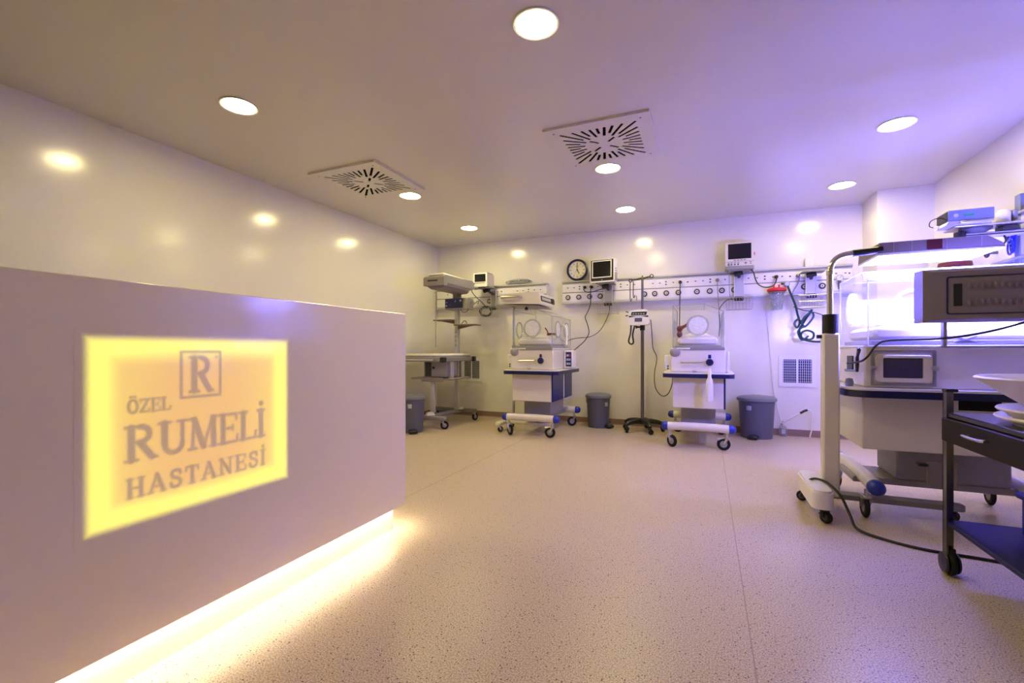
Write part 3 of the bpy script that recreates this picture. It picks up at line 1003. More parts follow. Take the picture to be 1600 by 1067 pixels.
def incubator(lab, loc, rz, hw=.262, hl=.40, tz=.765, big=False, cap='cap_blue', doors=True, ctrl=True, sidepanel=False):
    t = thing('incubator', lab, 'incubator', loc, rz, 'infant incubators')
    sh_top = tz + .240
    # trolley foot tubes with blue end caps
    for sy in (-1, 1):
        y = sy * (hl + .06 if not big else hl - .02)
        L = hw + (.045 if not big else .10)
        pts = [(-L, y, .210), (-L * .4, y - .012 * sy, .214), (L * .4, y - .012 * sy, .214), (L, y, .210)]
        tb = obj('foot_tube', G().tube(pts, .042, 18, 5), 'cream_plastic', t)
        for sx in (-1, 1):
            g = G().lathe([(.0435, -.020), (.0445, .0), (.040, .024), (.026, .040), (0, .046)] if sx > 0 else [(.0435, .020), (.0445, .0), (.040, -.024), (.026, -.040), (0, -.046)], (sx * L, y, .210), 18, 'x')
            obj('end_cap', g, cap, tb, 'blue end cap')
    obj('chassis', G().box(-.16, .16, -hl - .03, hl + .03, .175, .215, .006), 'grey_plastic', t)
    for sx in (-1, 1):
        for sy in (-1, 1):
            caster(t, sx * (hw + .005), sy * (hl + .055 if not big else hl), .062 if not big else .066, .175, (PI * (1.1 if sx > 0 else -.12) + .3 * sy), brake=(sx > 0 and sy < 0) or big)
    obj('column', G().box(-.17, .17, -.22, .30, .215, tz - .36, .008), 'grey_plastic', t)
    # cabinet
    ch, cl0, cl1 = hw - .018, -hl - .015, hl - .005
    cz0, cz1 = tz - .368, tz - .052
    obj('cabinet', G().box(-ch, ch, cl0, cl1, cz0, cz1, .006), 'cream_plastic', t)
    if doors:
        split = (cl0 + cl1) / 2
        for a, b in ((cl0 + .012, split + .02), (split + .09, cl1 - .006)):
            d = obj('door', G().box(ch, ch + .014, a, b, cz0 + .004, cz1 - .004, .003), 'door_blue', t, 'dark blue door')
        obj('pilaster', G().box(ch, ch + .010, split + .03, split + .08, cz0 + .02, cz1 - .004, .003), 'white_plastic', t)
        obj('corner_strip', G().box(ch - .001, ch + .014, cl0 - .001, cl0 + .011, cz0 + .002, cz1 - .002, .002), 'door_blue', t)
    # table
    tw, tl = hw + .072, hl + .105
    if big:
        tw += .02
    pl = rrect(-tw, tw, -tl, tl, .07 if not big else .11, 7)
    tb = obj('table_top', G().plate(pl, tz - .012, tz, 'z'), 'white_plastic', t)
    obj('blue_edge', G().plate(rrect(-tw - .004, tw + .004, -tl - .004, tl + .004, .072 if not big else .112, 7), tz - .052, tz - .012, 'z'), 'navy', tb, 'dark blue table edge')
    # shell under the hood
    s0 = -hl - .010
    obj('shell', G().box(-hw, hw, s0, hl, tz, sh_top, .010), 'cream_plastic', t)
    obj('shell_lip', G().box(-hw - .004, hw + .004, s0 - .004, hl + .004, sh_top - .004, sh_top + .010, .004), 'white_plastic', t)
    # front end fittings (local -y)
    if not big:
        h = obj('pull_handle', G().tube([(-.155, s0, tz + .105), (-.155, s0 - .026, tz + .105), (.045, s0 - .026, tz + .105), (.045, s0, tz + .105)], .007, 8), 'steel', t)
        k = obj('valve_knob', G().lathe([(.036, 0), (.036, -.018), (.030, -.030), (0, -.032)], (.112, s0, tz + .105), 22, 'y'), 'navy', t)
        obj('valve_scale', G().box(.098, .126, s0 - .010, s0, tz + .145, tz + .182, .003), 'screen_blue', k)
        obj('latch', G().box(-.05, -.01, s0 - .022, s0 + .005, tz - .002, tz + .022, .005), 'steel', t)
        obj('corner_clamp', G().ball((-hw + .045, s0 + .005, sh_top - .035), (.055, .030, .048), 16, 8), 'grey_plastic', t)
        obj('side_pod', G().box(-hw - .062, -hw, s0 + .04, s0 + .12, tz + .02, tz + .175, .008), 'white_plastic', t)
        for z in (.035, .060):
            obj('pod_socket', G().cyl((-hw - .030, s0 + .034, tz + z), (-hw - .030, s0 + .042, tz + z), .009, n=10), 'dark_grey', t)
        obj('tray_slot', G().box(-hw + .12, hw - .01, s0 - .007, s0 + .002, sh_top - .012, sh_top + .018, .003), 'mid_grey', t)
        obj('tray_tab', G().box(-hw + .06, -hw + .19, s0 - .012, s0 + .002, sh_top - .004, sh_top + .012, .003), 'white_plastic', t)
    if ctrl:
        cy = -.02
        c = obj('controller', G().box(hw + .002, hw + .118, cy, cy + .18, tz + .004, tz + .225, .012), 'white_plastic', t)
        p = obj('control_panel', G().box(hw + .034, hw + .104, cy - .006, cy + .002, tz + .030, tz + .205, .002), 'screen_blue', c, 'blue control panel')
        for i, m in enumerate(('sticker_grey', 'sticker_grey', 'sticker_grey')):
            obj('readout', G().box(hw + .044, hw + .072, cy - .008, cy - .005, tz + .050 + i * .05, tz + .076 + i * .05), m, c)
            obj('readout', G().box(hw + .078, hw + .094, cy - .008, cy - .005, tz + .050 + i * .05, tz + .076 + i * .05), 'red_lid' if i == 2 else m, c)
    elif not big:
        obj('side_cover', G().box(hw, hw + .034, s0 + .03, s0 + .28, tz + .004, tz + .215, .010), 'white_plastic', t)
    # hood of clear acrylic
    h0, h1 = sh_top + .010, sh_top + .455
    hy0, hy1 = s0 + .02, hl - .02
    cut, rise = (.18, .075) if not big else (.12, .06)
    hhw = hw - .022 if not big else hw - .004
    prof = hood_profile(hhw, h0, h1, cut, rise)
    r = .107
    pz = h0 + .232
    w = G()
    w.plate(prof, hy0, hy0 + .005, 'y', [circ(.0, pz, r * .84, 32)])
    ho = obj('hood', w, 'acrylic', t, 'clear acrylic end wall')
    obj('hood_end', G().plate(prof, hy1 - .005, hy1, 'y'), 'acrylic', ho)
    ys = (hy0 + (hy1 - hy0) * .27, hy0 + (hy1 - hy0) * .74)
    ctr = [circ(y, pz - .01, r * .84, 32) for y in ys]
    rect = [(hy0 + .005, h0), (hy1 - .005, h0), (hy1 - .005, h1 - rise), (hy0 + .005, h1 - rise)]
    obj('side_wall', G().plate(rect, hhw - .005, hhw, 'x', ctr), 'acrylic', ho)
    rect2 = [(hy0 + .005, h0), (hy1 - .005, h0), (hy1 - .005, h1), (hy0 + .005, h1)]
    obj('side_wall', G().plate(rect2, -hhw, -hhw + .005, 'x', ctr), 'acrylic', ho)
    obj('roof', G().box(-hhw + .012, hhw - cut, hy0 + .005, hy1 - .005, h1, h1 + .005), 'acrylic', ho)
    obj('roof_slope', G().add([(hhw - cut, hy0 + .005, h1 + .004), (hhw - cut, hy1 - .005, h1 + .004), (hhw, hy1 - .005, h1 - rise), (hhw, hy0 + .005, h1 - rise)], [(0, 1, 2, 3)]), 'acrylic', ho)
    for (x, y) in ((-hhw, hy0), (hhw, hy0), (-hhw, hy1), (hhw, hy1)):
        obj('hood_edge', G().cyl((x, y, h0), (x, y, h1 - (rise if x > 0 else 0)), .005, n=6), 'acrylic_edge', ho)
    for a, b in (((-hhw, hy0, h1), (hhw - cut, hy0, h1 + .004)), ((hhw - cut, hy0, h1 + .004), (hhw, hy0, h1 - rise)), ((hhw, hy0, h1 - rise), (hhw, hy1, h1 - rise)), ((hhw - cut, hy0, h1 + .004), (hhw - cut, hy1, h1 + .004)), ((-hhw, hy0, h1), (-hhw, hy1, h1))):
        obj('hood_edge', G().cyl(a, b, .004, n=6), 'acrylic_edge', ho)
    port(ho, (0, hy0, pz), 'y', -1, r)
    for y in ys:
        port(ho, (hhw, y, pz - .01), 'x', 1, r * .95, 'frosted' if not big else 'acrylic')
        port(ho, (-hhw, y, pz - .01), 'x', -1, r * .95, 'acrylic')
    # bed tray and mattress
    obj('bed_tray', G().box(-hhw + .02, hhw - .02, hy0 + .02, hy1 - .02, h0 + .002, h0 + .03, .006), 'grey_plastic', t)
    obj('mattress', G().box(-hhw + .04, hhw - .05, hy0 + .04, hy1 - .04, h0 + .031, h0 + .11, .022), 'mattress', t)
    g = G()
    n = 9
    xs, ysn = np.linspace(-hhw + .07, hhw - .08, n), np.linspace(hy0 + .07, hy1 - .09, n)
    rng = random.Random(hash(lab) % 999)
    hgt = [[.018 + .045 * math.sin(PI * i / (n - 1)) * math.sin(PI * j / (n - 1)) * (.6 + rng.random() * .7) for j in range(n)] for i in range(n)]
    vsx = [(xs[i], ysn[j], h0 + .108 + hgt[i][j]) for i in range(n) for j in range(n)]
    vsx += [(xs[i], ysn[j], h0 + .109) for i in range(n) for j in range(n)]
    fs = []
    for i in range(n - 1):
        for j in range(n - 1):
            a = i * n + j
            fs.append((a, a + n, a + n + 1, a + 1))
            fs.append((a + n * n, a + 1 + n * n, a + n + 1 + n * n, a + n + n * n))
    bd = [i * n for i in range(n)] + [(n - 1) * n + j for j in range(1, n)] + [i * n + n - 1 for i in range(n - 2, -1, -1)] + [j for j in range(n - 2, 0, -1)]
    for k in range(len(bd)):
        a, b = bd[k], bd[(k + 1) % len(bd)]
        fs.append((a, b, b + n * n, a + n * n))
    g.add(vsx, fs)
    obj('blanket', g, 'bedding', t)
    return t


random.seed(3)
inc1 = incubator('cream incubator with dark blue cabinet doors and blue control panel, below the clock', (-1.868, 5.36, 0), 0)
inc2 = incubator('cream incubator with a white bottle hooked on its front, right of the drip stand', (-.083, 5.43, 0), 0, ctrl=False)
inc3 = incubator('large brightly lit incubator under the phototherapy lamp on the right', (1.275, 3.615, 0), -PI / 2, hw=.312, hl=.405, tz=.775, big=True, doors=False, ctrl=False)

# fittings of the large incubator seen from its long side (local +x faces the camera)
h3 = .312
x0 = h3 + .001
fr = obj('chamber_frame', G().plate(rrect(-.385, -.085, .790, .996, .006, 3), x0 - .002, x0 + .008, 'x', [rrect(-.372, -.098, .803, .983, .005, 3)]), 'grey_plastic', inc3)
cb = obj('chamber_door', G().plate(rrect(-.365, -.105, .812, .975, .03, 5), x0 - .002, x0 + .018, 'x', [rrect(-.330, -.145, .835, .950, .006, 3)]), 'cream_plastic', inc3)
obj('chamber_window', G().box(x0 + .001, x0 + .006, -.332, -.143, .833, .952), 'window_dark', cb, 'dark inspection window')
obj('light_bar', G().box(x0 + .016, x0 + .026, -.330, -.115, .951, .967, .004), 'white_plastic', cb)
for y in (-.376, -.094):
    obj('door_knob', G().lathe([(.012, 0), (.016, .010), (.015, .022), (0, .024)], (x0 + .008, y, .893), 16, 'x'), 'steel', inc3)
obj('lower_flap', G().box(h3 - .02, h3 - .006, -.12, .015, .22, .36, .003), 'tan_panel', inc3)
obj('pull_bar', G().box(h3 - .03, h3 + .012, -.165, -.12, .335, .352, .004), 'black', inc3)
obj('recess_shade_plate', G().box(h3 - .020, h3 - .0165, .02, .20, .66, .715), 'drawer_brown', inc3)  # flat dark plate; the shade of a recess is put into its colour
# left end of the shell (local -y): sockets, panel and probe
e0 = -.405 - .012
obj('switch_panel', G().box(-.02, .10, e0 - .006, e0 + .002, .87, .96, .003), 'black', inc3)
obj('blue_switch', G().box(.165, .215, e0 - .007, e0 + .002, .885, .955, .003), 'screen_blue', inc3)
obj('probe', G().tube([(.02, e0 - .02, .865), (.28, e0 - .02, .872)], [.009, .005], 8), 'device_blue', inc3)
obj('edge_knob', G().lathe([(.0, .0), (.020, .0), (.024, .02), (.018, .045), (0, .05)], (.20, e0 - .045, .7755), 16), 'mid_grey', inc3)
obj('cable_bundle', G().tube([(.28, e0 - .012, 1.00), (.30, e0 - .03, .95), (.27, e0 - .02, .91), (.295, e0 - .03, .87), (.26, e0 - .02, .94), (.29, e0 - .02, 1.01)], .008, 7, 6), 'black', inc3)
obj('bed_lift', G().tube([(.29, .0, 1.04), (.29, .10, 1.075)], .006, 6).tube([(.29, .0, 1.075), (.29, .10, 1.04)], .006, 6).box(.265, .30, -.02, .13, 1.024, 1.036, .003), 'grey_plastic', inc3)

# things inside and on the two rear incubators
bt = thing('spray_bottle', 'slim white plastic bottle hanging from the table edge of the incubator', 'bottle', (.027, 4.898, .49))
obj('bottle_body', G().lathe([(0, 0), (.031, 0), (.034, .01), (.034, .17), (.030, .20), (.017, .235), (.016, .26)], n=20, sy=.8), 'white_plastic', bt)
obj('cap', G().lathe([(.018, .258), (.018, .285), (.012, .305), (.010, .325), (0, .327)], n=16), 'bedding', bt)
obj('hook', G().tube([(0, .004, .27), (0, .020, .282), (0, .035, .284), (0, .045, .279)], .004, 6), 'white_plastic', bt)

g = G().ball((0, 0, .04), (.028, .05, .036)).ball((0, .01, .095), (.030, .045, .036)).tube([(.01, 0, .10), (.05, .03, .125), (.09, .06, .15)], [.022, .016, .020], 9)
tag(obj('rubber_bag', g, 'dark_red', loc=(-.262, 5.12, 1.122)), 'dark red rubber bag lying at the left inside the incubator by the drip stand', 'rubber bag')
g = G().tube([(0, 0, .02), (.05, .02, .026), (.10, .0, .022), (.15, .03, .03)], [.016, .014, .014, .011], 8).tube([(.02, 0, .03), (.0, .0, .07), (-.03, .02, .10)], .008, 7)
tag(obj('sensor_lead', g, 'dark_red', loc=(-1.80, 5.30, 1.165)), 'red and black sensor lead on the bedding below the clock', 'sensor')

# breathing circuit in the left incubator
cable('clear corrugated breathing tube looping out of the left incubator hood', [(-1.72, 5.5, 1.15), (-1.68, 5.45, 1.27), (-1.63, 5.40, 1.30), (-1.575, 5.35, 1.26), (-1.55, 5.30, 1.16), (-1.54, 5.25, 1.05)], .013, 'tube_clear', name='breathing_tube', cat='tube', sub='hose')

# ------------------------------------------------------------------ phototherapy stands
def photo_stand(lab, loc, base_dir, postz, head, kind):
    t = thing('phototherapy_lamp', lab, 'medical lamp', loc, 0, 'phototherapy lamps on stands')
    return t


# the one beside the left incubator
t = photo_stand('cream phototherapy lamp head on a slim post beside the left incubator', (-2.205, 5.21, 0), 0, 0, 0, 0)
obj('post', G().cyl((0, 0, .10), (0, 0, 1.53), .0155, n=14), 'steel', t)
obj('collar', G().cyl((0, 0, .99), (0, 0, 1.05), .024, n=14), 'mid_grey', t)
obj('foot_bar', G().box(-.145, -.075, -.24, .20, .075, .125, .012), 'cream_plastic', t)
obj('cross_bar', G().box(-.08, .52, -.05, .01, .085, .120, .008), 'cream_plastic', t)
for (x, y) in ((-.11, -.19), (-.11, .16), (.48, -.02)):
    caster(t, x, y, .034, .085, .8, w=.02)
hd = obj('lamp_head', G().plate([(-.045, 1.545), (.44, 1.520), (.45, 1.535), (.435, 1.655), (.40, 1.665), (-.03, 1.655), (-.045, 1.64)], -.29, .25, 'y'), 'cream_plastic', t)
obj('lamp_tray', G().plate([(0, -.01), (.45, -.01), (.45, .50), (0, .5)], 0, .008, 'z').move((-.03, -.27, 1.522)).rot(math.radians(2.9), 'Y', (0, 0, 1.53)), 'lamp_grey', hd)
pn = obj('label_panel', G().box(.443, .449, -.24, .12, 1.562, 1.622, .002).rot(math.radians(-6), 'Y', (.44, 0, 1.6)), 'black', hd)
obj('label_print', G().box(.4485, .4505, -.22, .10, 1.575, 1.610).rot(math.radians(-6), 'Y', (.44, 0, 1.6)), 'sticker_grey', pn)
obj('lamp_switch', G().box(.440, .456, .14, .23, 1.560, 1.625, .003).rot(math.radians(-6), 'Y', (.44, 0, 1.6)), 'black', hd)
obj('grab_handle', G().tube([(-.030, -.29, 1.615), (-.020, -.325, 1.615), (.0, -.332, 1.615), (.19, -.332, 1.612), (.21, -.325, 1.612), (.22, -.29, 1.612)], .013, 10), 'steel', hd)
obj('tilt_knob', G().ball((.19, -.05, 1.49), (.022, .022, .026), 12, 8), 'black', hd)
obj('knob_stem', G().cyl((.19, -.05, 1.49), (.19, -.05, 1.54), .008, n=8), 'black', hd)

# the one over the large incubator
t = photo_stand('bent chrome phototherapy lamp stand shining down on the large right incubator', (.70, 3.35, 0), 0, 0, 0, 0)
obj('post', G().box(-.044, .044, -.040, .040, .10, 1.10, .010), 'cream_plastic', t)
obj('sleeve', G().cyl((0, 0, 1.10), (0, 0, 1.215), .042, n=22), 'black', t)
arm = [(0, 0, 1.21), (0, 0, 1.40), (0, 0, 1.475), (.010, 0, 1.525), (.040, 0, 1.563), (.085, 0, 1.580), (.13, 0, 1.584)]
obj('bent_tube', G().tube(arm, .0175, 14, 5), 'chrome', t)
obj('tube_joint', G().cyl((0, 0, 1.46), (0, 0, 1.485), .021, n=14), 'steel', t)
obj('grip', G().tube([(.115, 0, 1.583), (.26, .0, 1.593)], .021, 14), 'black', t)
obj('post_screw', G().cyl((-.07, 0, 1.08), (-.04, 0, 1.08), .012, n=10), 'black', t)
# weighted foot: long along Y
ft = G().plate([(-.26, .065), (-.26, .155), (-.20, .20), (.14, .20), (.22, .155), (.22, .065), (.12, .05), (-.16, .05)], -.135, -.045, 'x')
obj('weighted_foot', G().plate(rrect(-.140, -.030, -.27, .24, .045, 5), .085, .175, 'z').plate(rrect(-.132, -.038, -.262, .232, .042, 5), .175, .190, 'z'), 'white_plastic', t)
obj('cross_leg', G().plate(rrect(-.04, .66, .03, .12, .035, 5), .075, .105, 'z'), 'mid_grey', t)
for (x, y, a) in ((-.075, -.215, -.9), (-.105, .17, 2.6), (.60, .075, .5)):
    f = caster(t, x, y, .033, .086, a, fork_m='black', hub_m='dark_grey', w=.03)
hz0, hz1 = 1.570, 1.632
hx0, hx1, hy0, hy1 = .240, .800, -.010, .39
can = obj('lamp_canopy', G().plate([(hx0, hz0), (hx1, hz0 - .004), (hx1 - .012, hz0 + .018), (hx1 - .075, hz1), (hx0 + .004, hz1)], hy0, hy1, 'y'), 'lamp_grey', t, 'grey lamp housing with open glowing underside')
obj('lamp_tubes', G().box(hx0 + .03, hx1 - .03, hy0 + .025, hy1 - .025, hz0 - .0075, hz0 - .0045), 'photo_glow', can, 'bright violet-white lamp face')
rimg = G()
for a in ((hx0, hx1, hy0, hy0 + .02), (hx0, hx1, hy1 - .02, hy1), (hx0, hx0 + .02, hy0 + .02, hy1 - .02), (hx1 - .02, hx1, hy0 + .02, hy1 - .02)):
    rimg.box(*a, hz0 - .012, hz0)
obj('lamp_rim', rimg, 'white_plastic', can)
obj('maroon_label', G().box(hx0 + .225, hx0 + .292, hy0 - .0025, hy0, hz0 + .004, hz1 - .002), 'maroon_label', can, 'dark maroon label')
for dx in (.07, .155, .31, .46):
    obj('panel_joint', G().box(hx0 + dx, hx0 + dx + .002, hy0 - .0012, hy0, hz0 + .002, hz1 - .001), 'sticker_grey', can)
for y in (.05, .14):
    obj('switch_plate', G().box(hx0 + .022, hx0 + .028, hy0 + y, hy0 + y + .05, hz0 - .0125, hz0 - .0085), 'sticker_grey', can)

# upright lamp panel leaning on the hood of the large incubator
t = thing('lamp_panel', 'grey louvred lamp panel standing upright against the lit incubator', 'medical lamp', (1.38, 3.235, 1.045), 0)
LPX0, LPX1, LPZ0, LPZ1 = -.295, .42, .098, .392
body = G().plate([(LPX0 + .07, LPZ0 - .005), (LPX1 - .03, LPZ0), (LPX1, LPZ0 + .03), (LPX1, LPZ1 + .012), (LPX0 + .04, LPZ1), (LPX0 + .075, LPZ0 + .15)], -.055, -.045, 'y')
ob = [(LPX0, LPZ0 + .004), (LPX1, LPZ0 + .004), (LPX1, LPZ1), (LPX0, LPZ1)]
ib = [(LPX0 + .075, LPZ0 + .028), (LPX1 - .02, LPZ0 + .028), (LPX1 - .02, LPZ1 - .028), (LPX0 + .075, LPZ1 - .028)]
h = G()
n4 = 4
vs_ = [(x, .045, z) for x, z in ob] + [(x + .012 * (1 if i in (0, 3) else -1), -.035, z) for i, (x, z) in enumerate(ob)] + [(x + (.05 if i in (0, 3) else -.03), -.055, z + (.016 if i < 2 else -.016)) for i, (x, z) in enumerate(ob)]
fs_ = [(0, 1, 2, 3), (8, 9, 10, 11)]
for b in (0, 4):
    for i in range(4):
        fs_.append((b + i, b + (i + 1) % 4, b + 4 + (i + 1) % 4, b + 4 + i))
h.add(vs_, fs_)
hs = obj('housing', h, 'lamp_grey', t)
gx0, gx1, gz0, gz1 = LPX0 + .105, LPX1 - .05, LPZ0 + .045, LPZ1 - .045
obj('blue_gasket', G().plate(rrect(gx0, gx1, gz0, gz1, .012, 4), -.0590, -.0545, 'y', [rrect(gx0 + .006, gx1 - .006, gz0 + .006, gz1 - .006, .009, 4)]), 'navy', hs)
lv = mesh_of('louvre', G().lathe([(0, -.014), (.006, -.011), (.010, 0)], n=14, axis='y', sx=.8, sy=2.0), 'lamp_grey')
for i in range(9):
    for z in (gz0 + .062, gz1 - .055):
        obj('louvre', lv, None, hs, loc=(gx0 + .092 + i * .0265, -.055, z))
for x in (gx0 + .030, gx0 + .355):
    obj('vent_slot', G().box(x, x + .034, -.0585, -.0545, gz0 + .045, gz1 - .040), 'black', hs, 'black vent opening')
obj('green_tag', G().box(gx0 + .395, gx0 + .43, -.0565, -.0545, gz1 - .038, gz1 - .026), 'green_label', hs)
obj('lamp_face', G().box(LPX0 + .04, LPX1 - .03, .046, .050, LPZ0 + .03, LPZ1 - .03), 'panel_glow', t, 'bright violet-white lamp face')
for x in (-.18, .30):
    obj('leg', G().box(x - .008, x + .008, -.02, .02, -.025, LPZ0 + .006, .003), 'grey_plastic', t)
obj('foot_rail', G().box(-.20, .32, -.03, .03, -.034, -.025, .003), 'grey_plastic', t)

# ------------------------------------------------------------------ drip stand with pump
t = thing('drip_stand', 'tall black and chrome drip stand on a five-arm wheeled base', 'drip stand', (-.722, 5.75, 0))
obj('post', G().cyl((0, 0, .12), (0, 0, 1.28), .0205, n=16), 'steel_dark', t)
obj('upper_post', G().cyl((0, 0, 1.26), (0, 0, 1.88), .0145, n=14), 'steel_dark', t)
obj('clamp_sleeve', G().cyl((0, 0, 1.235), (0, 0, 1.30), .030, n=16), 'black', t)
obj('clamp_knob', G().tube([(-.02, -.01, 1.275), (-.055, -.01, 1.275), (-.078, -.01, 1.275)], [.010, .012, .022], 10), 'black', t)
obj('base_hub', G().lathe([(.0, .155), (.035, .150), (.055, .125), (.06, .095), (0, .09)], n=20), 'black', t)
for k in range(5):
    a = math.radians(72 * k - 62)
    ca, sa = math.cos(a), math.sin(a)
    l = obj('base_arm', G().tube([(0, 0, .122), (.10 * ca, .10 * sa, .125), (.20 * ca, .20 * sa, .112), (.245 * ca, .245 * sa, .085)], [.036, .032, .026, .020], 8, 4), 'black', t)
    caster(t, .235 * ca, .235 * sa, .030, .085, a + 1.1, fork_m='black', hub_m='black', w=.026)
hk = obj('hook_bar', G().tube([(-.135, 0, 1.853), (-.02, 0, 1.872), (0, 0, 1.876), (.02, 0, 1.874), (.10, 0, 1.893)], [.007, .012, .014, .012, .007], 8), 'black', t)
for x, z in ((-.142, 1.852), (.108, 1.892)):
    obj('hook_eye', G().tube([(x + .020 * math.cos(a), 0, z + .020 * math.sin(a)) for a in np.linspace(0, 2 * PI, 13)[:-1]], .0055, 6, closed=True), 'black', hk)
obj('pole_tip', G().cyl((0, 0, 1.876), (0, 0, 1.905), .009, .006, 10), 'black', hk)
for x, z0_, in ((-.145, 1.62), (-.108, 1.66)):
    h = obj('hanging_rod', G().tube([(x, -.01, 1.84), (x, -.012, z0_), (x + .012, -.012, z0_ - .02), (x + .020, -.012, z0_ + .01)], .0055, 7, 3), 'black', hk)
obj('hanging_rod', G().tube([(-.070, -.01, 1.66), (-.068, -.01, 1.60)], .006, 7), 'mid_grey', hk)

t = thing('infusion_pump', 'white infusion pump with a dark key panel clamped to the drip stand', 'infusion pump', (-.752, 5.685, 1.295))
obj('case', G().plate(rrect(-.122, .122, 0, .165, .028), -.06, .05, 'y'), 'white_plastic', t)
obj('top_cap', G().plate([(-.10, .165), (.10, .165), (.085, .188), (-.06, .185)], -.05, .04, 'y'), 'white_plastic', t)
obj('key_panel', G().plate([(-.088, .118), (.088, .118), (.100, .158), (-.080, .158)], -.064, -.058, 'y'), 'black', t)
obj('display', G().box(-.045, .042, -.065, -.058, .040, .085, .002), 'screen_dim', t)
for sx in (-1, 1):
    obj('grip_stripe', G().plate([(sx * .035, .104), (sx * .112, .112), (sx * .112, .092)], -.063, -.058, 'y'), 'black', t)
for i in range(5):
    obj('key', G().box(-.068 + i * .030, -.050 + i * .030, -.067, -.063, .128, .140), 'sticker_grey', t)
obj('side_lever', G().tube([(-.12, -.02, .155), (-.155, -.03, .168)], .006, 6).tube([(-.12, -.02, .12), (-.158, -.03, .115)], .006, 6), 'black', t)
obj('pole_clamp', G().box(.0, .06, .018, .05, .04, .12, .004), 'dark_grey', t)
cable('coiled short black lead hanging below the infusion pump', [(-.845, 5.66, 1.30), (-.850, 5.655, 1.20), (-.872, 5.65, 1.10), (-.840, 5.65, 1.065), (-.815, 5.65, 1.09), (-.825, 5.655, 1.18), (-.80, 5.66, 1.29)], .010, 'black', name='pump_lead')
cable('thin black cable curving from the infusion pump to the right incubator', [(-.618, 5.69, 1.36), (-.605, 5.69, 1.20), (-.59, 5.68, 1.02), (-.545, 5.66, .90), (-.565, 5.6, .72), (-.545, 5.5, .56), (-.47, 5.42, .475), (-.40, 5.36, .50), (-.355, 5.34, .60), (-.345, 5.33, .70)], .005, 'black')

# ------------------------------------------------------------------ bins
def bin_(lab, x, y, rz, h=.44, r=.165):
    t = thing('pedal_bin', lab, 'bin', (x, y, 0), rz, 'round grey pedal bins')
    obj('bucket', G().lathe([(0, 0), (r * .86, 0), (r * .88, .02), (r, h - .05), (r * .98, h - .05), (r * .9, h - .06), (0, h - .07)], n=36), 'bin_grey', t)
    obj('lid', G().lathe([(r * 1.06, h - .055), (r * 1.12, h - .045), (r * 1.10, h - .02), (r * .95, h - .004), (r * .5, h + .006), (0, h + .008)], n=36), 'bin_lid', t)
    obj('pedal', G().box(-.055, .055, -r - .055, -r * .80, .004, .045, .012), 'black', t)
    obj('hinge', G().box(-.04, .04, r * .92, r * 1.10, h - .13, h - .03, .006), 'bin_lid', t)
    st = obj('sticker', G().lathe([(r * 1.002, 0), (r * 1.004, .05)], (0, 0, h - .15), 60), 'sticker_grey', None)
    # keep a small patch of the ring as the sticker
    me = st.data
    bm = bmesh.new(); bm.from_mesh(me)
    kill = [f for f in bm.faces if not (abs(math.atan2(f.calc_center_median().y, f.calc_center_median().x) + PI / 2 + .25) < .16 and len(f.verts) == 4)]
    bmesh.ops.delete(bm, geom=kill, context='FACES')
    ext = bmesh.ops.extrude_face_region(bm, geom=bm.faces[:])
    for v in [e for e in ext['geom'] if isinstance(e, bmesh.types.BMVert)]:
        v.co.x *= 1.012; v.co.y *= 1.012
    bm.to_mesh(me); bm.free()
    st.parent = t
    return t


bin_('grey pedal bin between the left incubator and the drip stand', -1.29, 5.86, math.radians(70), .43, .150)
bin_('blue-grey pedal bin right of the incubator with the bottle', .525, 5.88, math.radians(-15), .47, .185)
bin_('grey pedal bin half hidden behind the end of the reception desk', -3.30, 4.62, math.radians(40), .45, .150)

# ------------------------------------------------------------------ suction jar, hose, tubes
t = thing('suction_jar', 'clear suction jar with a bright red lid on the service rail', 'jar', (.735, 5.955, 1.45))
obj('jar', G().lathe([(0, 0), (.055, 0), (.060, .01), (.078, .215), (.074, .215), (.056, .012), (0, .008)], n=28), 'jar_clear', t)
obj('lid', G().lathe([(.080, .205), (.098, .215), (.100, .232), (.088, .245), (.030, .255), (0, .255)], n=32), 'red_lid', t)
for dx, dy in ((-.03, 0), (.02, -.02)):
    obj('spout', G().cyl((dx, dy, .25), (dx, dy, .285), .010, n=10), 'red_lid', t)
obj('holder_ring', G().tube([(.086 * math.cos(a), .086 * math.sin(a), .20) for a in np.linspace(0, 2 * PI, 25)[:-1]], .004, 6, closed=True).tube([(0, .084, .20), (0, .10, .20)], .005, 6), 'steel', t)
t = thing('suction_regulator', 'small grey suction regulator plugged in beside the red-lidded jar', 'regulator', (.838, 6.04, 1.745))
obj('body', G().lathe([(.012, 0), (.018, -.02), (.030, -.03), (.032, -.06), (.024, -.075), (0, -.075)], n=18, axis='y'), 'steel', t)
obj('knob', G().cyl((-.055, -.055, .005), (-.030, -.050, .004), .012, .010, 10), 'black', t)
hose = [(.845, 5.97, 1.72), (.875, 5.95, 1.62), (.915, 5.94, 1.50), (.935, 5.94, 1.40), (.955, 5.93, 1.30), (.930, 5.93, 1.245), (.905, 5.93, 1.29), (.935, 5.93, 1.335), (.985, 5.93, 1.31), (1.03, 5.92, 1.37), (1.07, 5.92, 1.44), (1.045, 5.92, 1.40), (.985, 5.91, 1.29), (.95, 5.91, 1.22), (.955, 5.90, 1.15), (1.00, 5.90, 1.115), (1.07, 5.90, 1.12), (1.08, 5.90, 1.18), (1.02, 5.90, 1.21), (.965, 5.89, 1.18), (.975, 5.89, 1.12), (1.06, 5.88, 1.09), (1.15, 5.86, 1.085), (1.24, 5.86, 1.09)]
cable('dark teal hose looped and knotted below the service rail', hose, .0115, 'teal_hose', name='gas_hose', cat='hose', sub='hose')
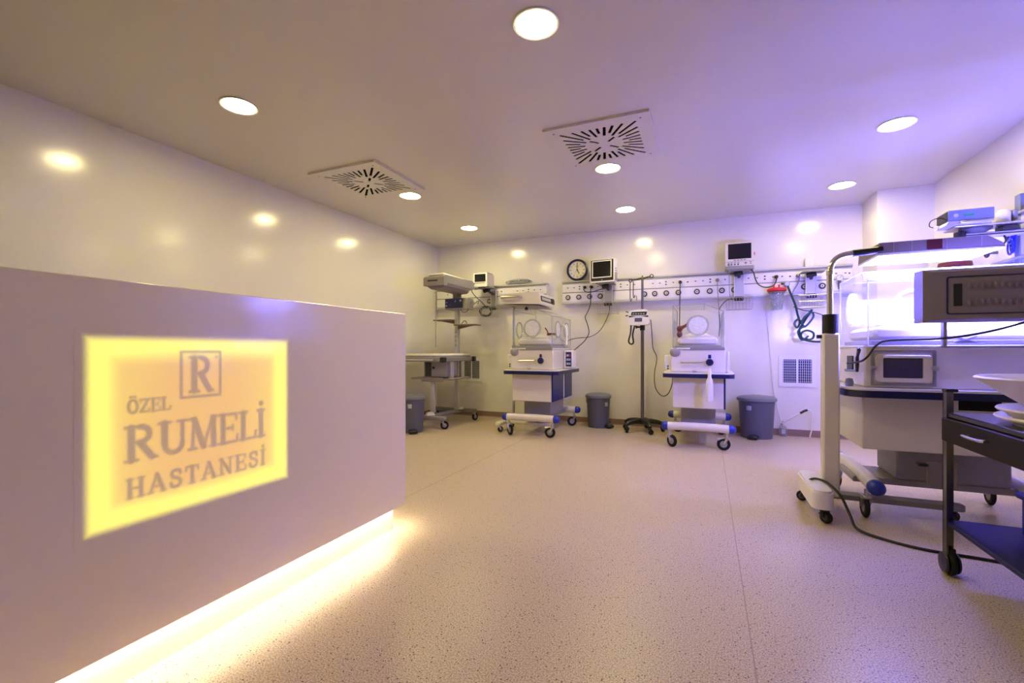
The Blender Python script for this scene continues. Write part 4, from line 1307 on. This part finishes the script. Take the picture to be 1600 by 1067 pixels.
hose2 = [(1.01, 5.915, 1.25), (.97, 5.90, 1.285), (.99, 5.90, 1.35), (1.06, 5.90, 1.41), (1.08, 5.905, 1.36), (1.02, 5.90, 1.27), (.96, 5.895, 1.235), (.935, 5.90, 1.19), (.97, 5.885, 1.105), (1.03, 5.88, 1.15)]
cable('short teal hose loop tied into the knotted hose', hose2, .0105, 'teal_hose', name='gas_hose', cat='hose', sub='hose')
cable('thin clear oxygen line running down the back wall to the floor bottle', [(.655, 6.03, 1.50), (.66, 6.10, 1.36), (.675, 6.115, 1.1), (.70, 6.11, .80), (.72, 6.11, .55), (.76, 6.10, .32), (.79, 6.08, .20), (.80, 6.06, .165)], .0045, 'tube_clear', name='oxygen_line', cat='tube', sub='hose')
t = thing('humidifier_bottle', 'small clear humidifier bottle with tubing standing by the skirting', 'bottle', (.81, 6.055, 0))
obj('bottle', G().lathe([(0, .001), (.038, .001), (.042, .012), (.042, .085), (.030, .115), (.018, .125)], n=20), 'jar_clear', t)
obj('cap', G().lathe([(.021, .12), (.022, .15), (.012, .158), (.008, .18), (0, .18)], n=14), 'sticker_grey', t)
obj('label', G().box(-.018, .018, -.0445, -.042, .035, .085), 'sticker_grey', t)
tb = obj('outlet_tube', G().tube([(.01, 0, .165), (.08, -.02, .22), (.17, -.03, .28), (.235, -.03, .32), (.275, -.03, .30), (.29, -.03, .22), (.28, -.03, .12), (.262, -.03, .03), (.26, -.03, .012)], .008, 8, 6), 'tube_clear', t)
obj('tube_connector', G().tube([(.165, -.03, .277), (.205, -.032, .305), (.235, -.03, .318)], .013, 8), 'black', tb)

# gauges on the rails
def gauge(lab, x, z, y=YB - .082):
    t = thing('pressure_gauge', lab, 'gauge', (x, y, z), 0, 'gauges plugged into the rails')
    obj('stem', G().cyl((0, 0, -.06), (0, -.03, -.05), .010, n=10), 'steel', t)
    obj('valve', G().tube([(0, -.03, -.11), (0, -.03, -.02)], [.012, .016], 10), 'steel_dark', t)
    obj('rim', G().lathe([(.030, -.018), (.034, -.020), (.036, -.034), (.030, -.045), (.027, -.040), (.030, -.018)], (0, -.005, .012), 24, 'y'), 'chrome', t)
    d = obj('dial', G().lathe([(.029, -.030), (.029, -.038), (0, -.038)], (0, -.005, .012), 24, 'y'), 'clock_face', t)
    obj('needle', G().box(-.0015, .0015, -.046, -.043, 0, .022).rot(.7, 'Y').move((0, 0, .012)), 'black', d)
    return t


gauge('round pressure gauge on the rail above the left lamp head', -2.335, 1.775)
gauge('round pressure gauge with valve at the rail end behind the bent chrome tube', 1.345, 1.775)

tag(obj('switch_box', G().box(-.045, .045, -.012, .02, 0, .10, .006).box(-.030, -.004, -.016, -.011, .02, .08, .003).box(.006, .032, -.016, -.011, .02, .08, .003), 'white_plastic', loc=(1.076, 6.09, 1.937)), 'white double switch box standing on the rail above the empty tray', 'switch box')

# clear tubing bag on the left rail
t = thing('tubing_bag', 'clear bag of coiled tubing lying on the left service rail', 'bag', (-2.50, 6.085, 1.9365))
rng = random.Random(5)
for k in range(5):
    rx, rz_ = .12 + .05 * rng.random(), .018 + .015 * rng.random()
    cx_ = (rng.random() - .5) * .10
    obj('tubing_coil', G().tube([(cx_ + rx * math.cos(a), .012 * math.sin(3 * a + k) - .012, .034 + rz_ * math.sin(a)) for a in np.linspace(0, 2 * PI, 19)[:-1]], .0055, 6, closed=True), 'bag_grey' if k % 2 else 'mid_grey', t)
obj('clear_bag', G().ball((0, -.012, .042), (.20, .026, .042), 20, 10), 'jar_clear', t)

# ------------------------------------------------------------------ power cables
GRP = 'cables plugged into the service rails'
cable('black cable drooping between the socket by the clock and the monitor bracket', [(-1.511, 6.0, 1.838), (-1.51, 5.97, 1.80), (-1.47, 5.95, 1.765), (-1.38, 5.93, 1.76), (-1.30, 5.93, 1.78), (-1.22, 5.94, 1.80)], .006, plugs=[(-1.511, 1.838)], group=GRP)
cable('long black cable winding from the rail below the clock down to the left incubator', [(-1.423, 6.0, 1.838), (-1.422, 5.98, 1.72), (-1.425, 5.99, 1.60), (-1.47, 5.98, 1.48), (-1.49, 5.97, 1.43), (-1.45, 5.95, 1.32), (-1.43, 5.93, 1.22), (-1.47, 5.88, 1.12), (-1.53, 5.78, 1.04), (-1.60, 5.72, .96), (-1.62, 5.70, .87)], .006, plugs=[(-1.423, 1.838)], group=GRP)
cable('thin black sensor cable from the monitor basket to the left incubator hood', [(-1.15, 5.88, 1.60), (-1.16, 5.93, 1.50), (-1.22, 5.96, 1.36), (-1.30, 5.96, 1.24), (-1.40, 5.90, 1.17), (-1.50, 5.72, 1.15), (-1.555, 5.56, 1.13), (-1.62, 5.50, 1.10)], .0045, group=GRP)
cable('black cable falling from a rail socket behind the right incubator hood', [(-.301, 6.0, 1.838), (-.302, 5.985, 1.70), (-.305, 5.99, 1.50), (-.31, 6.0, 1.20), (-.31, 5.95, .95)], .006, plugs=[(-.301, 1.838)], group=GRP)
cable('grey cable hanging from a rail socket behind the right incubator', [(.12, 6.0, 1.838), (.122, 5.985, 1.70), (.135, 5.97, 1.50), (.15, 5.94, 1.30), (.16, 5.92, 1.10), (.17, 5.88, 1.0)], .005, 'mid_grey', plugs=[(.12, 1.838)], group=GRP)
cable('black lead curving from the monitor basket to the right incubator', [(.29, 5.94, 1.59), (.23, 5.93, 1.585), (.17, 5.90, 1.53), (.135, 5.86, 1.45), (.14, 5.80, 1.30), (.13, 5.70, 1.15)], .0045, group=GRP)
cable('black power lead looping between the red-lamp monitor and its socket', [(.47, 5.94, 1.93), (.50, 5.93, 1.89), (.515, 5.94, 1.83), (.545, 5.95, 1.76), (.60, 5.95, 1.72), (.66, 5.95, 1.715), (.71, 5.97, 1.74), (.735, 5.985, 1.79), (.74, 6.0, 1.838)], .0065, plugs=[(.74, 1.838)], group=GRP)
cable('thin grey lead hanging in front of the red-lamp monitor', [(.245, 5.875, 2.0), (.242, 5.865, 1.90), (.245, 5.88, 1.75), (.255, 5.90, 1.62), (.29, 5.92, 1.59)], .004, 'mid_grey', group=GRP)
cable('grey power cable from the rail past the teal hose', [(.955, 6.0, 1.838), (.96, 5.985, 1.80), (.94, 5.98, 1.73), (.90, 5.98, 1.66), (.885, 5.97, 1.58)], .006, 'mid_grey', plugs=[(.955, 1.838)], group=GRP)
cable('thin black lead running from the teal hose towards the chrome stand', [(.90, 5.95, 1.48), (.98, 5.93, 1.44), (1.06, 5.92, 1.42), (1.16, 5.91, 1.38), (1.26, 5.90, 1.335)], .005, group=GRP)
cable('black cable from the small left monitor down to its basket', [(-3.00, 5.68, 1.93), (-3.035, 5.655, 1.86), (-3.02, 5.65, 1.80), (-2.97, 5.68, 1.73), (-2.91, 5.74, 1.66), (-2.87, 5.82, 1.585)], .0055, group=GRP)

t = thing('cable_coil', 'grey bundle of coiled leads in the wire basket under the small left monitor', 'cable', (-2.925, 5.905, 1.55))
for k in range(6):
    rng = random.Random(k)
    r1, r2 = .075 + .02 * rng.random(), .055 + .02 * rng.random()
    obj('loop', G().tube([(r1 * math.cos(a) + .02 * (rng.random() - .5), -.012 + .01 * k - .03, r2 * math.sin(a)) for a in np.linspace(0, 2 * PI, 21)[:-1]], .006, 6, closed=True), 'mid_grey' if k % 2 else 'black', t)

# ------------------------------------------------------------------ radiant warmer in the left corner
t = thing('radiant_warmer', 'grey radiant warmer with padded bed and long overhead heater, in the left corner', 'infant warmer', (-3.21, 5.55, 0))


def W(g):
    return g.move((3.21, -5.55, 0))


obj('column', W(G().box(-3.235, -3.180, 5.52, 5.585, .16, 1.80, .006)), 'alu', t)
obj('column_slots', W(G().box(-3.222, -3.194, 5.516, 5.521, 1.02, 1.30)), 'sticker_grey', t)
for z in (1.05, 1.11, 1.17, 1.23):
    obj('slot', W(G().box(-3.212, -3.204, 5.512, 5.517, z, z + .022)), 'dark_grey', t)
# heater head
hd = obj('heater_head', W(G().plate([(4.86, 1.800), (4.86, 1.915), (4.92, 1.935), (5.62, 1.950), (5.66, 1.93), (5.66, 1.84), (5.50, 1.80)], -3.285, -3.0, 'x')), 'grey_plastic', t)
obj('face_plate', W(G().box(-3.292, -2.993, 4.845, 4.862, 1.800, 1.905, .004)), 'lamp_grey', hd)
obj('head_slot', W(G().box(-3.225, -3.080, 4.840, 4.846, 1.856, 1.872)), 'black', hd)
for i in range(4):
    obj('head_button', W(G().box(-3.215 + i * .038, -3.195 + i * .038, 4.840, 4.846, 1.822, 1.838)), 'mid_grey', hd)
obj('top_cover', W(G().box(-3.25, -3.03, 4.90, 5.45, 1.935, 1.962, .008)), 'cream_plastic', hd)
obj('reflector', W(G().plate([(-3.27, 1.80), (-3.015, 1.80), (-3.05, 1.768), (-3.21, 1.762)], 4.90, 5.55, 'y')), 'lamp_grey', hd)
for x in (-2.998,):
    for z in (1.815, 1.832):
        obj('side_rib', W(G().box(x - .002, x + .006, 4.95, 5.55, z, z + .008)), 'mid_grey', hd)
# controller
cb = obj('control_box', W(G().box(-3.325, -2.975, 5.42, 5.60, 1.548, 1.702, .006)), 'grey_plastic', t)
fp = obj('control_face', W(G().box(-3.32, -3.045, 5.412, 5.421, 1.568, 1.698, .002)), 'door_blue', cb, 'blue control face')
for (x, z, w_, h_, m_) in ((-3.25, 1.660, .036, .022, 'black'), (-3.19, 1.655, .020, .020, 'black'), (-3.165, 1.66, .02, .03, 'device_blue'), (-3.245, 1.61, .03, .02, 'dark_grey'), (-3.17, 1.615, .036, .022, 'black'), (-3.305, 1.60, .02, .022, 'sticker_grey'), (-3.30, 1.645, .018, .012, 'sticker_grey'), (-3.09, 1.665, .03, .025, 'sticker_grey'), (-3.10, 1.60, .05, .018, 'black')):
    obj('key', W(G().box(x, x + w_, 5.407, 5.413, z - h_ / 2, z + h_ / 2)), m_, cb)
obj('neck', W(G().box(-3.25, -3.165, 5.50, 5.60, 1.70, 1.80, .005)), 'mid_grey', t)
obj('loose_lead', W(G().tube([(-3.09, 5.44, 1.55), (-3.06, 5.43, 1.515), (-3.01, 5.43, 1.505), (-2.98, 5.44, 1.53), (-2.98, 5.46, 1.56)], .004, 6, 5)), 'black', t)
obj('hose_loops', W(G().tube([(-2.97 + .05 * math.cos(a * 1.0) + .012 * a, 5.50, 1.625 + .035 * math.sin(a * 1.3)) for a in np.linspace(0, 7.5, 26)], .008, 7)), 'mid_grey', t)
# shelves
s1 = obj('shelf', W(G().box(-3.52, -3.235, 5.42, 5.60, 1.400, 1.416, .003)), 'brown_wood', t)
obj('shelf_gusset', W(G().plate([(-3.47, 1.400), (-3.235, 1.400), (-3.235, 1.355)], 5.53, 5.545, 'y')), 'brown_wood', s1)
s2 = obj('shelf', W(G().box(-3.180, -2.86, 5.40, 5.60, 1.328, 1.345, .003)), 'brown_wood', t)
obj('shelf_gusset', W(G().plate([(-2.95, 1.328), (-3.180, 1.328), (-3.180, 1.282)], 5.53, 5.545, 'y')), 'brown_wood', s2)
obj('shelf_clip', W(G().tube([(-3.08, 5.45, 1.35), (-3.05, 5.45, 1.385), (-3.02, 5.45, 1.39), (-3.0, 5.45, 1.352)], .005, 6, 4)), 'black', s2)
# thin pole
pl = obj('side_pole', W(G().cyl((-3.475, 5.42, 1.03), (-3.475, 5.42, 1.755), .007, n=8)), 'steel', t)
obj('pole_hook', W(G().tube([(-3.475, 5.42, 1.75), (-3.495, 5.41, 1.765), (-3.500, 5.41, 1.79)], .005, 6, 3)), 'steel', pl)
# bed
bed = obj('bed_frame', W(G().box(-3.66, -3.015, 4.87, 5.66, .845, .905, .008)), 'grey_plastic', t)
for (x, y) in ((-3.66, 4.87), (-3.015, 4.87), (-3.66, 5.66), (-3.015, 5.66)):
    obj('corner_block', W(G().box(x - .036, x + .036, y - .03, y + .03, .838, .905, .008)), 'black', bed)
obj('pad', W(G().box(-3.645, -3.03, 4.885, 5.645, .905, .945, .018)), 'mattress', t, 'padded cream mattress')
obj('front_rail', W(G().tube([(-3.56, 4.866, .868), (-3.56, 4.825, .868), (-3.13, 4.825, .868), (-3.13, 4.866, .868)], .008, 8)), 'chrome', bed)
ub = obj('under_box', W(G().box(-3.40, -3.06, 5.02, 5.30, .645, .845, .005)), 'grey_plastic', t)
obj('black_opening', W(G().box(-3.375, -3.285, 5.014, 5.022, .655, .835)), 'black', ub)
obj('pull_knob', W(G().ball((-3.245, 5.005, .765), .017, 12, 8)), 'black', ub)
for (x, y) in ((-3.04, 5.12), (-3.04, 5.40)):
    obj('bed_leg', W(G().box(x - .03, x + .012, y - .04, y + .04, .62, .845, .004)), 'alu', t)
obj('tray', W(G().box(-3.58, -2.95, 4.98, 5.46, .612, .632, .006)), 'lamp_grey', t)
obj('tray_edge', W(G().box(-3.40, -3.08, 4.96, 4.985, .585, .640, .006)), 'lamp_grey', t)
obj('front_column', W(G().box(-3.292, -3.232, 5.00, 5.05, .18, .62, .006)), 'alu', t)
# H-base
obj('rear_bar', W(G().box(-3.70, -2.985, 5.66, 5.72, .115, .165, .006)), 'mid_grey', t)
obj('front_bar', W(G().box(-3.48, -3.0, 4.87, 4.94, .110, .160, .008)), 'grey_plastic', t)
obj('spine', W(G().tube([(-3.25, 4.93, .14), (-3.21, 5.66, .14)], .030, 8)), 'mid_grey', t)
obj('column_foot', W(G().lathe([(.085, .165), (.060, .190), (.03, .198), (0, .198)], (-3.208, 5.60, 0), 4)), 'cream_plastic', t)
obj('column_foot', W(G().lathe([(.075, .160), (.055, .190), (.03, .198), (0, .198)], (-3.262, 4.96, 0), 4)), 'cream_plastic', t)
for (x, y, a) in ((-3.04, 4.90, .5), (-3.02, 5.69, 1.2), (-3.44, 4.90, 2.0), (-3.66, 5.69, 1.2)):
    caster(t, x + 3.21, y - 5.55, .052, .115, a)

# ------------------------------------------------------------------ right wall: rail, struts, device on arm
t = thing('wall_strut_frame', 'upright aluminium struts with a cross plate on the right wall', 'wall frame', (XR, 4.33, 1.40))
obj('strut', G().box(-.045, 0, .075, .125, .0, .60, .004), 'device_blue', t)
obj('strut', G().box(-.075, 0, -.135, -.075, -.10, .66, .004), 'device_blue', t)
obj('plate', G().box(-.02, 0, -.075, .075, .10, .58, .003), 'alu', t)
for z in (.22, .30, .50):
    obj('bolt', G().cyl((-.028, .0, z), (-.02, .0, z), .010, n=10), 'steel', t)
t = thing('service_rail', 'pale service rail on the right wall, partly hidden behind the lamp canopy', 'service rail', (XR, 4.55, 0), 0, 'bedhead service rails')
obj('housing', G().box(-.07, 0, -1.1, 1.05, RZ0, RZ1, .004), 'white_plastic', t)
obj('top_ledge', G().box(-.09, 0, -1.1, 1.05, RZ1 - .010, RZ1 + .008, .003), 'alu', t)
obj('bottom_track', G().box(-.085, 0, -1.1, 1.05, RZ0 - .004, RZ0 + .014, .003), 'alu', t)
t = thing('articulated_arm', 'black and steel articulated arm reaching out from the right wall struts', 'arm', (1.955, 4.12, 1.775))
obj('lower_beam', G().box(-.33, .0, -.025, .025, -.012, .022, .006), 'alu', t)
obj('beam_groove', G().box(-.33, .0, -.027, .027, .002, .010), 'black', t)
obj('elbow', G().lathe([(0, -.03), (.034, -.03), (.034, .035), (0, .035)], (-.34, 0, 0), 18), 'black', t)
obj('platform', G().box(-.40, -.04, -.09, .09, .055, .068, .004), 'steel', t)
obj('swivel_dish', G().lathe([(0, .02), (.05, .022), (.085, .045), (.085, .055), (0, .055)], (-.26, 0, 0), 24), 'dark_grey', t)
obj('side_block', G().box(-.14, -.06, -.05, .05, .022, .055, .006), 'black', t)
t = thing('ventilator_unit', 'blue-grey box device with a dark end screen on the wall arm', 'medical device', (1.625, 4.085, 1.8435))
obj('case', G().box(-.118, .118, -.085, .085, .022, .098, .004), 'device_blue', t)
obj('base_lip', G().plate([(-.13, .0), (.10, .0), (.112, .022), (-.118, .022)], -.088, .088, 'y'), 'alu', t)
sc = obj('screen', G().box(-.1205, -.1175, -.078, .078, .030, .092, .001), 'black_gloss', t, 'dark end screen')
obj('green_label', G().box(-.040, .015, -.0865, -.085, .050, .066), 'green_label', t)
obj('round_badge', G().cyl((-.078, -.087, .060), (-.078, -.085, .060), .013, n=14), 'sticker_grey', t)
obj('handle_rail', G().box(-.06, .11, -.100, -.085, .004, .018, .003), 'steel', t)
obj('front_plug', G().cyl((-.150, .05, .015), (-.120, .05, .017), .012, n=10), 'white_plastic', t)
obj('plug_lead', G().tube([(-.147, .05, .017), (-.170, .05, .030), (-.165, .05, .062), (-.135, .05, .080), (-.115, .05, .078)], .003, 6, 5), 'black', t)
t = thing('gas_filter', 'white rounded canister with a grey cap behind the wall-arm device', 'canister', (1.838, 4.12, 1.8435))
obj('canister', G().lathe([(0, 0), (.032, 0), (.037, .015), (.037, .075), (.026, .095), (0, .098)], n=22), 'white_plastic', t)
obj('cap', G().box(.037, .062, -.030, .030, .020, .090, .006), 'mid_grey', t)
t = thing('cable_coil', 'blue cable coil hanging from the right wall struts', 'cable', (1.915, 4.20, 1.77))
for k in range(7):
    rng = random.Random(20 + k)
    r1, r2 = .06 + .04 * rng.random(), .05 + .035 * rng.random()
    cx_, cz_ = .02 * (rng.random() - .5), .06 * (rng.random() - .5) - (.07 if k == 6 else 0)
    obj('loop', G().tube([(cx_ + .3 * r1 * math.cos(a), r1 * math.cos(a), cz_ + r2 * math.sin(a)) for a in np.linspace(0, 2 * PI, 21)[:-1]], .0055, 6, closed=True), 'blue_cable', t)
t = thing('valve_wheel', 'black valve handwheel on the right wall rail', 'valve', (XR - .075, 4.46, 1.71))
obj('wheel_rim', G().tube([(-.055, .030 * math.cos(a), .030 * math.sin(a)) for a in np.linspace(0, 2 * PI, 21)[:-1]], .006, 7, closed=True), 'black', t)
obj('spokes', G().cyl((-.055, -.03, 0), (-.055, .03, 0), .004, n=6).cyl((-.055, 0, -.03), (-.055, 0, .03), .004, n=6), 'black', t)
obj('stem', G().cyl((-.06, 0, 0), (0.003, 0, 0), .011, n=10), 'steel_dark', t)
t = thing('suction_jar', 'magenta-lidded jar hanging on the right wall rail behind the canopy', 'jar', (1.83, 4.75, 1.50))
obj('jar', G().lathe([(0, 0), (.065, 0), (.085, .16), (.08, .16), (.06, .01), (0, .008)], n=24), 'jar_clear', t)
obj('lid', G().lathe([(.088, .155), (.105, .165), (.10, .195), (.04, .205), (0, .205)], n=26), 'dark_red', t)
obj('bracket_arm', G().tube([(.08, 0, .145), (.125, 0, .145)], .008, 8), 'steel', t)
cable('black lead hanging from the wall arm to the lamp canopy', [(1.78, 4.14, 1.865), (1.83, 4.13, 1.80), (1.82, 4.05, 1.72), (1.72, 3.90, 1.66), (1.60, 3.70, 1.62), (1.47, 3.60, 1.634)], .006)

# ------------------------------------------------------------------ floor cable and lamp lead
cable('black mains cable trailing from the lamp stand foot across the floor to the right', [(.575, 3.42, .10), (.585, 3.36, .17), (.615, 3.31, .205), (.67, 3.25, .198), (.715, 3.16, .15), (.74, 3.09, .07), (.76, 3.03, .018), (.86, 2.95, .007), (1.0, 2.88, .007), (1.2, 2.86, .007), (1.5, 2.82, .007), (1.9, 2.9, .007)], .0075, 'black')
cable('black lead sweeping from the lamp panel across the front of the lit hood', [(1.62, 3.165, 1.20), (1.56, 3.155, 1.17), (1.45, 3.15, 1.125), (1.32, 3.16, 1.085), (1.18, 3.20, 1.06), (1.05, 3.24, 1.055), (.95, 3.26, 1.05), (.90, 3.25, 1.02), (.86, 3.24, .96), (.83, 3.26, .93), (.80, 3.40, .915)], .006, 'black')

# ------------------------------------------------------------------ equipment cart with basins
t = thing('equipment_cart', 'dark two-shelf metal cart with a drawer, nearest on the right', 'cart', (1.30, 2.20, 0))
cx0, cx1, cy0, cy1 = -.325, .36, -.62, .44
for (x, y) in ((cx0, cy1), (cx1, cy1), (cx0, cy0), (cx1, cy0)):
    sx, sy = (1 if x < 0 else -1), (1 if y < 0 else -1)
    lg = G().box(x, x + sx * .006, y, y + sy * .036, .09, .812).box(x, x + sx * .036, y, y + sy * .006, .09, .812)
    l = obj('leg', lg, 'steel_dark', t)
    if x < 0:
        for z in np.arange(.14, .80, .04):
            obj('leg_hole', G().cyl((x + .018, y - .0012 if sy > 0 else y + .0012, z), (x + .018, y + .0008 * sy, z), .005, n=8), 'black', l)
    obj('leg_cap', G().box(x - .003, x + sx * .040, y - .003 * sy, y + sy * .040, .812, .826, .003), 'black', l)
    g = G().lathe([(0, -.017), (.030, -.017), (.048, -.010), (.052, 0), (.048, .010), (.030, .017), (0, .017)], n=28, axis='x').move((x + sx * .018, y + sy * .018, .052))
    w_ = obj('caster', G().box(x + sx * .004, x + sx * .036, y + sy * .004, y + sy * .032, .075, .12, .004), 'black', t)
    obj('wheel', g, 'rubber', w_)
    for s in (-1, 1):
        obj('wheel_guard', G().lathe([(0, s * .018), (.046, s * .019), (.042, s * .026), (0, s * .030)], n=24, axis='x').move((x + sx * .018, y + sy * .018, .054)), 'black', w_)
obj('top_shelf', G().box(cx0 + .004, cx1 - .004, cy0, cy1 - .004, .700, .722, .004), 'cart_top', t, 'dark steel top shelf')
obj('bottom_shelf', G().box(cx0 + .004, cx1 - .004, cy0, cy1 - .004, .222, .242, .004), 'shelf_blue', t, 'dark blue bottom shelf')
dr = obj('drawer', G().box(cx0 - .008, cx1 - .06, cy0 + .02, cy1 - .01, .595, .698, .004), 'drawer_brown', t, 'dark brown drawer')
obj('drawer_handle', G().tube([(cx0 - .008, .06, .655), (cx0 - .030, .065, .655), (cx0 - .032, .13, .653), (cx0 - .030, .195, .655), (cx0 - .008, .20, .655)], .006, 8, 3), 'chrome', dr)


def basin(lab, x, y, z, rx, ry, h, base, dz=.018, m='basin_white'):
    t = thing('basin', lab, 'basin', (x, y, z), 0, 'plastic basins stacked on the cart')
    prof = [(0, 0), (base, 0), (base + .02, .008), (.93, h - dz), (1.0, h - .012), (1.02, h - .006), (1.0, h), (.97, h - .002), (.90, h - .020), (base - .02, .018), (0, .014)]
    obj('bowl', G().lathe([(r_ * rx, zz) for r_, zz in prof], n=44, sy=ry / rx), m, t)
    return t


basin('flat white tray at the bottom of the stack on the cart', 1.22, 2.20, .7225, .235, .27, .036, .80)
basin('middle white tray of the stack on the cart', 1.22, 2.20, .7375, .230, .265, .050, .80)
basin('wide flared white basin on top of the stack on the cart', 1.262, 2.20, .7655, .330, .34, .135, .52, .03)
t = thing('storage_tub', 'blue plastic tub on the lower shelf of the cart', 'tub', (1.345, 2.36, .2425))
tubo = rrect(-.165, .165, -.24, .24, .05)
obj('tub_wall', G().plate(rrect(-.150, .150, -.225, .225, .045), 0, .145, 'z', [rrect(-.143, .143, -.218, .218, .040)]).plate(rrect(-.15, .15, -.225, .225, .045), 0, .006, 'z'), 'tub_blue', t)
obj('tub_rim', G().plate(tubo, .145, .160, 'z', [rrect(-.143, .143, -.218, .218, .040)]), 'tub_blue', t)
